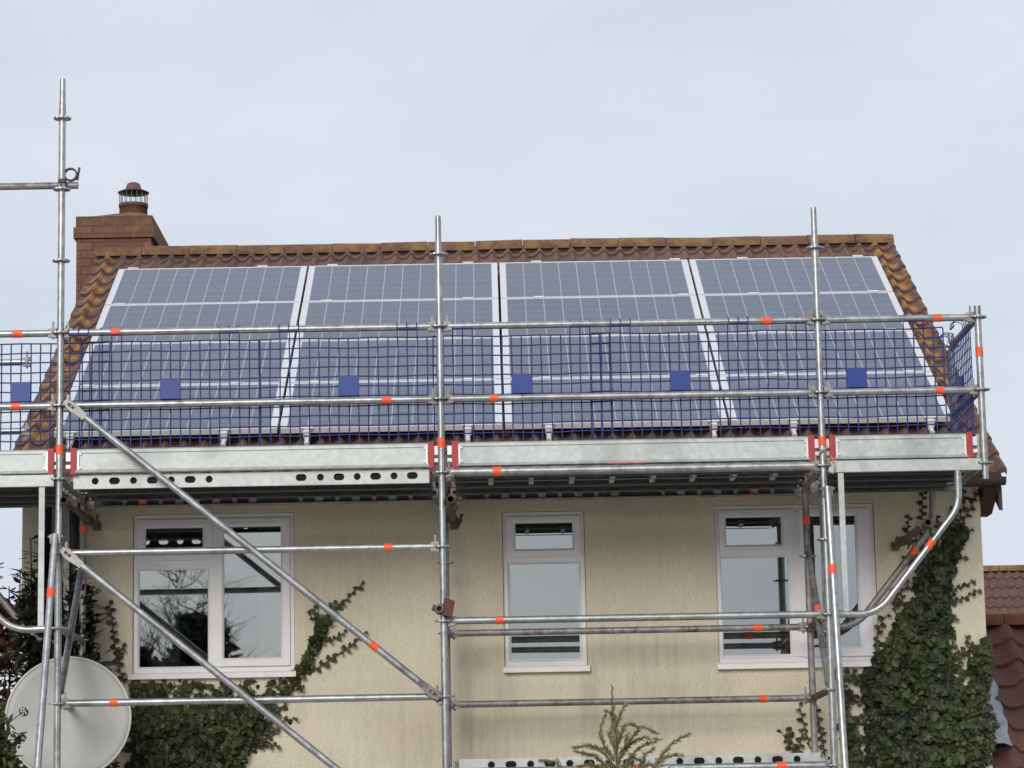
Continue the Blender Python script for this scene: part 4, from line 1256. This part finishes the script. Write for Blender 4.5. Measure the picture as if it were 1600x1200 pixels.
tips = [(-.86,1.9,-.42),(-.78,1.9,-.36),(-.68,2.0,-.52),(-.72,1.9,-.66),(-.60,1.95,-.78),(-.82,1.9,-.78),(-.52,1.9,-.88),(-.66,1.9,-.95),(-.9,1.9,-1.0),(-.58,1.9,-.42)]
shrub('shrub', 'red brown leaved shrub beyond the left bracket, sky showing through', 'shrub', (-.75,1.95,GZ), tips, M['red_leaf'], .085, OVAL, 34, random.Random(5), .3,
      bushy=[((-.62,1.95,-.80),(.20,.15,.16),260), ((-.70,1.95,-1.02),(.16,.15,.12),120), ((-.72,1.95,-1.6),(.26,.2,.35),420)])
tips = [(-.42,1.5,-1.0),(-.36,1.5,-.93),(-.3,1.45,-1.05),(-.44,1.5,-1.2),(-.26,1.5,-1.15)]
shrub('shrub', 'olive twiggy shrub behind the top of the satellite dish', 'shrub', (-.4,1.5,GZ), tips, M['green_leaf'], .06, LANCE, 40, random.Random(8), .3)
tips = [(-.28,-.3,-1.62),(-.20,-.3,-1.70),(-.34,-.3,-1.50),(-.25,-.32,-1.85),(-.36,-.3,-1.75)]
sh_ = shrub('shrub', 'glossy green leaved bush with dark berry heads at the lower left edge', 'shrub', (-.42,-.3,GZ), tips, M['green_leaf'], .075, OVAL, 26, random.Random(6), .3,
      bushy=[((-.35,-.3,-1.84),(.15,.12,.26),230)])
m = MB(); rr_ = random.Random(4)
for c in ((-.170,-.32,-1.565), (-.180,-.32,-1.735)):
    for k in range(34):
        p = V((rr_.gauss(0,1), rr_.gauss(0,1), rr_.gauss(0,1))).normalized()*.028
        m.lathe(V(c)+p, [(.001,-.006),(.006,0),(.001,.006)], 6)
    m.path([V(c), V(c)+V((-.10,.02,-.07))], .003, 5)
m.build('berries', plain('dark berries', (.02,.016,.014), .5), sh_)

con = thing('conifer', 'golden green conifer top rising at the bottom edge before the lower deck', 'conifer', (3.65,-1.0,GZ))
m, ml = MB(), MB(); r = random.Random(21)
m.path([(3.66,-1,GZ), (3.655,-1,-2.9), (3.65,-1,-2.05)], [.06,.035,.016], 8)
for i, q in enumerate(CON):
    dy = r.uniform(-.12,.12)
    P_ = [V((x+ (0), -1+dy*(k/max(1, len(q)-1)), z)) for k, (x, z) in enumerate(q)]
    m.path(P_, [.006-.0045*k/(len(P_)-1) for k in range(len(P_))], 5)
    for k in range(len(P_)-1):
        a, b = P_[k], P_[k+1]; L = (b-a).length; n_ = max(2, int(L/.0026)); d = (b-a).normalized()
        if i == 0 and k > 1: n_ //= 5
        for j in range(n_):
            p = a.lerp(b, (j+r.random())/n_)
            o = V((r.gauss(0,1), r.gauss(0,.8), r.gauss(.1,.8))).normalized()
            dr = (d*1.15+o*.62+V((0,0,-.10))).normalized(); L2 = r.uniform(.022,.055)*(1-.5*(k+j/n_)/len(P_))
            tt = max(0, min(1, r.gauss(.5,.25)))
            e_ = p+dr*L2
            ml.path([p, p.lerp(e_, .5)+V((0,0,.004)), e_], [.0017,.0021,.0008], 4, False, 0, tt)
            for h in range(2):
                o2 = V((r.gauss(0,1), r.gauss(0,1), r.gauss(0,1))).normalized()
                ml.path([p.lerp(e_, .4), p.lerp(e_, .55)+dr*.012+o2*.012], [.0015,.0007], 4, False, 0, tt)
cr = [(3.40,-2.0),(3.55,-1.93),(3.7,-1.88),(3.85,-1.95),(3.95,-2.02)]
for k in range(700):
    p = V((3.65+r.gauss(0,.13), -1+r.gauss(0,.12), -2.02-abs(r.gauss(0,.18)))); d = V((r.gauss(0,.6)+(p.x-3.65)*3, r.gauss(0,.5), r.uniform(.1,1))).normalized()
    ml.path([p, p+d*.03+V((0,0,.004)), p+d*.065], [.003,.0035,.001], 4, False, 0, max(0, min(1, r.gauss(.35,.25))))
for k in range(900):
    hh = r.random(); p = V((3.65+r.gauss(0,.2+.45*hh), -1+r.gauss(0,.2+.4*hh), -2.2-1.7*hh)); d = V(((p.x-3.65), (p.y+1), .4)).normalized()
    ml.path([p, p+d*.09, p+d*.17+V((0,0,-.04))], [.008,.009,.002], 4, False, 0, max(0, min(1, r.gauss(.3,.22))))
m.build('stem', M['stem'], con); ml.build('foliage', M['conifer'], con)

# ------------------------------------------------------ neighbouring buildings
gar = thing('outbuilding', 'low outbuilding with a red pantile roof against the right side of the house', 'outbuilding', (8.2, 3.4, GZ))
GY, GRZ, GP = 3.35, -.83, math.radians(35)
SL = 2.75
y0 = GY-SL*math.cos(GP); z0 = GRZ-SL*math.sin(GP)
t_ = pantiles(6.462, 10.2, y0, z0, GP, SL, .30, .26, .055, .032, 10, .004, seed=9)
t_.add([(6.462, GY, GRZ), (10.2, GY, GRZ), (10.2, 2*GY-y0, z0), (6.462, 2*GY-y0, z0)], [(0,1,2,3)])
gr = build_tiles(t_, 'roof', M['tile_red'], gar)
x = 6.47
while x < 10.15:
    L = .45; m = MB(); na = 8; vs = []; q = na+1
    for sx in (x+.004, x+L-.004):
        for rr in (.13, .108):
            for i in range(q):
                a = PI*i/na; vs.append((sx, GY-rr*math.cos(a), GRZ-.02+rr*.75*math.sin(a)))
    fs = []
    for i in range(na): fs += [(i, 2*q+i, 2*q+i+1, i+1), (i, i+1, q+i+1, q+i), (2*q+i+1, 2*q+i, 3*q+i, 3*q+i+1)]
    m.add(vs, fs, True); o = m.build('ridge_tile', M['ridge_red'], gr); o.data.set_sharp_from_angle(angle=math.radians(40)); x += L
m = MB(); m.box((6.46, y0+.25, GZ), (10.1, 2*GY-y0-.25, z0+.1)); m.build('wall', M['wall'], gar)
# lead flashing dressed over the tiles beside the house corner
m = MB(); vs = []
n_ = 14
for i in range(n_+1):
    s_ = .86+(1.80-.86)*i/n_
    for j, dx in enumerate((0, .07, .145, .205+.03*i/n_+.010*math.sin(i*1.7))):
        h = .105+.012*math.sin(i*.9+j)-(.02 if j == 3 else 0)+(.03 if j == 0 else 0)
        vs.append((6.452+dx, y0+s_*math.cos(GP)-h*math.sin(GP), z0+s_*math.sin(GP)+h*math.cos(GP)))
m.add(vs, [(4*i+j, 4*i+j+1, 4*i+j+5, 4*i+j+4) for i in range(n_) for j in range(3)], True)
m.build('flashing', M['lead'], gar)

nb = thing('neighbour_house', 'distant house with a brown pantile roof beyond the outbuilding', 'house', (15, 24, GZ))
HY, HZ, HP = 24.0, 1.56, math.radians(34); SL = 6.6
y0 = HY-SL*math.cos(HP); z0 = HZ-SL*math.sin(HP)
t_ = pantiles(8.5, 20, y0, z0, HP, SL, .30, .135, .032, .03, 6, .003, seed=12)
t_.add([(8.5, HY, HZ), (20, HY, HZ), (20, 2*HY-y0, z0), (8.5, 2*HY-y0, z0)], [(0,1,2,3)])
nr_ = build_tiles(t_, 'roof', M['tile_far'], nb)
x = 8.5
while x < 19.9:
    L = .45; m = MB(); na = 6; vs = []; q = na+1
    for sx in (x+.005, x+L-.005):
        for i in range(q):
            a = PI*i/na; vs.append((sx, HY-.13*math.cos(a), HZ-.02+.10*math.sin(a)))
    m.add(vs, [(i, q+i, q+i+1, i+1) for i in range(na)], True); m.build('ridge_tile', M['ridge'], nr_); x += L
m = MB(); m.box((8.7, y0+.4, GZ), (19.8, 2*HY-y0-.4, z0+.15)); m.build('wall', M['brick_far'] if 'brick_far' in M else plain('buff wall', (.35,.27,.2), .9), nb)

# ------------------------- trees and hedge across the garden (mirrored in the panes)
def tree(name, label, x, y, h, kind, r, wd=.24, nl=5200):
    e = thing(name, label, 'tree', (x, y, GZ), 'trees across the garden')
    mt, mc = MB(), MB()
    mt.path([(x, y, GZ), (x+.1, y, GZ+h*.4), (x, y, GZ+h*.8)], [.2,.13,.04], 8)
    for k in range(46):
        t = .25+.7*r.random(); a = r.uniform(0, 2*PI); L = h*.26*(1.15-t)+.25
        p = V((x, y, GZ+h*t)); q = p+V((math.cos(a)*L, math.sin(a)*L, L*.7))
        mt.path([p, p.lerp(q, .5)+V((0,0,-.08)), q], [.02,.012,.005], 5)
        for b in range(9):
            q2 = p.lerp(q, r.uniform(.4,1)); q3 = q2+V((r.gauss(0,.3), r.gauss(0,.3), r.uniform(.1,.6)))
            mt.path([q2, q3], [.008,.003], 4)
    if kind:
        for k in range(nl):
            t = r.random()**.8; a = r.uniform(0, 2*PI); R_ = (h*wd)*(1.08-t)**.6*math.sqrt(r.random())*(.8+.35*math.sin(a*3+t*9))
            p = V((x+R_*math.cos(a), y+R_*math.sin(a), GZ+.3+h*.86*t))
            leaf(mc, p, V((r.gauss(0,1), r.gauss(0,1), r.gauss(0,1))), V((r.gauss(0,1), r.gauss(0,1), 1)).normalized(), r.uniform(.16,.3), OVAL, max(0, min(1, r.gauss(.35,.2))))
        mc.build('crown', M['tree_leaf'], e)
    mt.build('trunk', M['bark'], e)
tree('tree', 'dense evergreen tree across the garden mirrored in the left window', -3.7, -40, 7.3, 1, random.Random(31), .27, 9000)
tree('tree', 'dark bushy tree across the garden mirrored at the left of the left window', -5.0, -39.5, 6.4, 1, random.Random(35), .25, 7000)
tree('tree', 'bare twiggy tree across the garden mirrored above the evergreen', -4.3, -41.5, 8.3, 0, random.Random(32))
tree('tree', 'small bushy tree across the garden mirrored low in the left window', -2.6, -38, 5.3, 1, random.Random(33))
tree('tree', 'small bare tree across the garden mirrored in the right window', 6.4, -40, 6.6, 1, random.Random(34))
m = MB(); r = random.Random(41)
for k in range(9000):
    p = V((r.uniform(-22, 24), -42+r.gauss(0,.5), GZ+4.9*r.random()**.7+.35*math.sin(k*.01)))
    leaf(m, p, V((r.gauss(0,1), r.gauss(0,1), r.gauss(0,1))), V((r.gauss(0,1), r.gauss(0,1), 1)).normalized(), r.uniform(.3,.55), OVAL, max(0, min(1, r.gauss(.35,.2))))
tag(m.build('hedge', M['tree_leaf']), 'long dark hedge across the garden mirrored low in the windows', 'hedge')

# ------------------------------------------------------------------- camera
cam = bpy.data.cameras.new('camera'); co_ = bpy.data.objects.new('camera', cam); COL.objects.link(co_)
F, TH, RO, YA = 4281.04, .1662, -.0191, .0095
fwd = V((math.sin(YA)*math.cos(TH), math.cos(YA)*math.cos(TH), math.sin(TH)))
rgt = V((math.cos(YA), -math.sin(YA), 0)); up = rgt.cross(fwd)
Rv = math.cos(RO)*rgt+math.sin(RO)*up; Uv = -math.sin(RO)*rgt+math.cos(RO)*up
mt = Matrix((Rv, Uv, -fwd)).transposed().to_4x4(); mt.translation = V((2.8805, -18.2862, -2.472))
co_.matrix_world = mt
cam.sensor_fit = 'HORIZONTAL'; cam.sensor_width = 36; cam.lens = F*36/1600
cam.clip_start = .1; cam.clip_end = 2000
SC.camera = co_
SC.view_settings.view_transform = 'Standard'; SC.view_settings.look = 'None'
SC.view_settings.exposure = .17; SC.view_settings.gamma = 1; SC.view_settings.use_curve_mapping = False
SC.render.engine = 'CYCLES'
SC.cycles.filter_width = 1.55
SC.cycles.max_bounces = 8; SC.cycles.transparent_max_bounces = 12
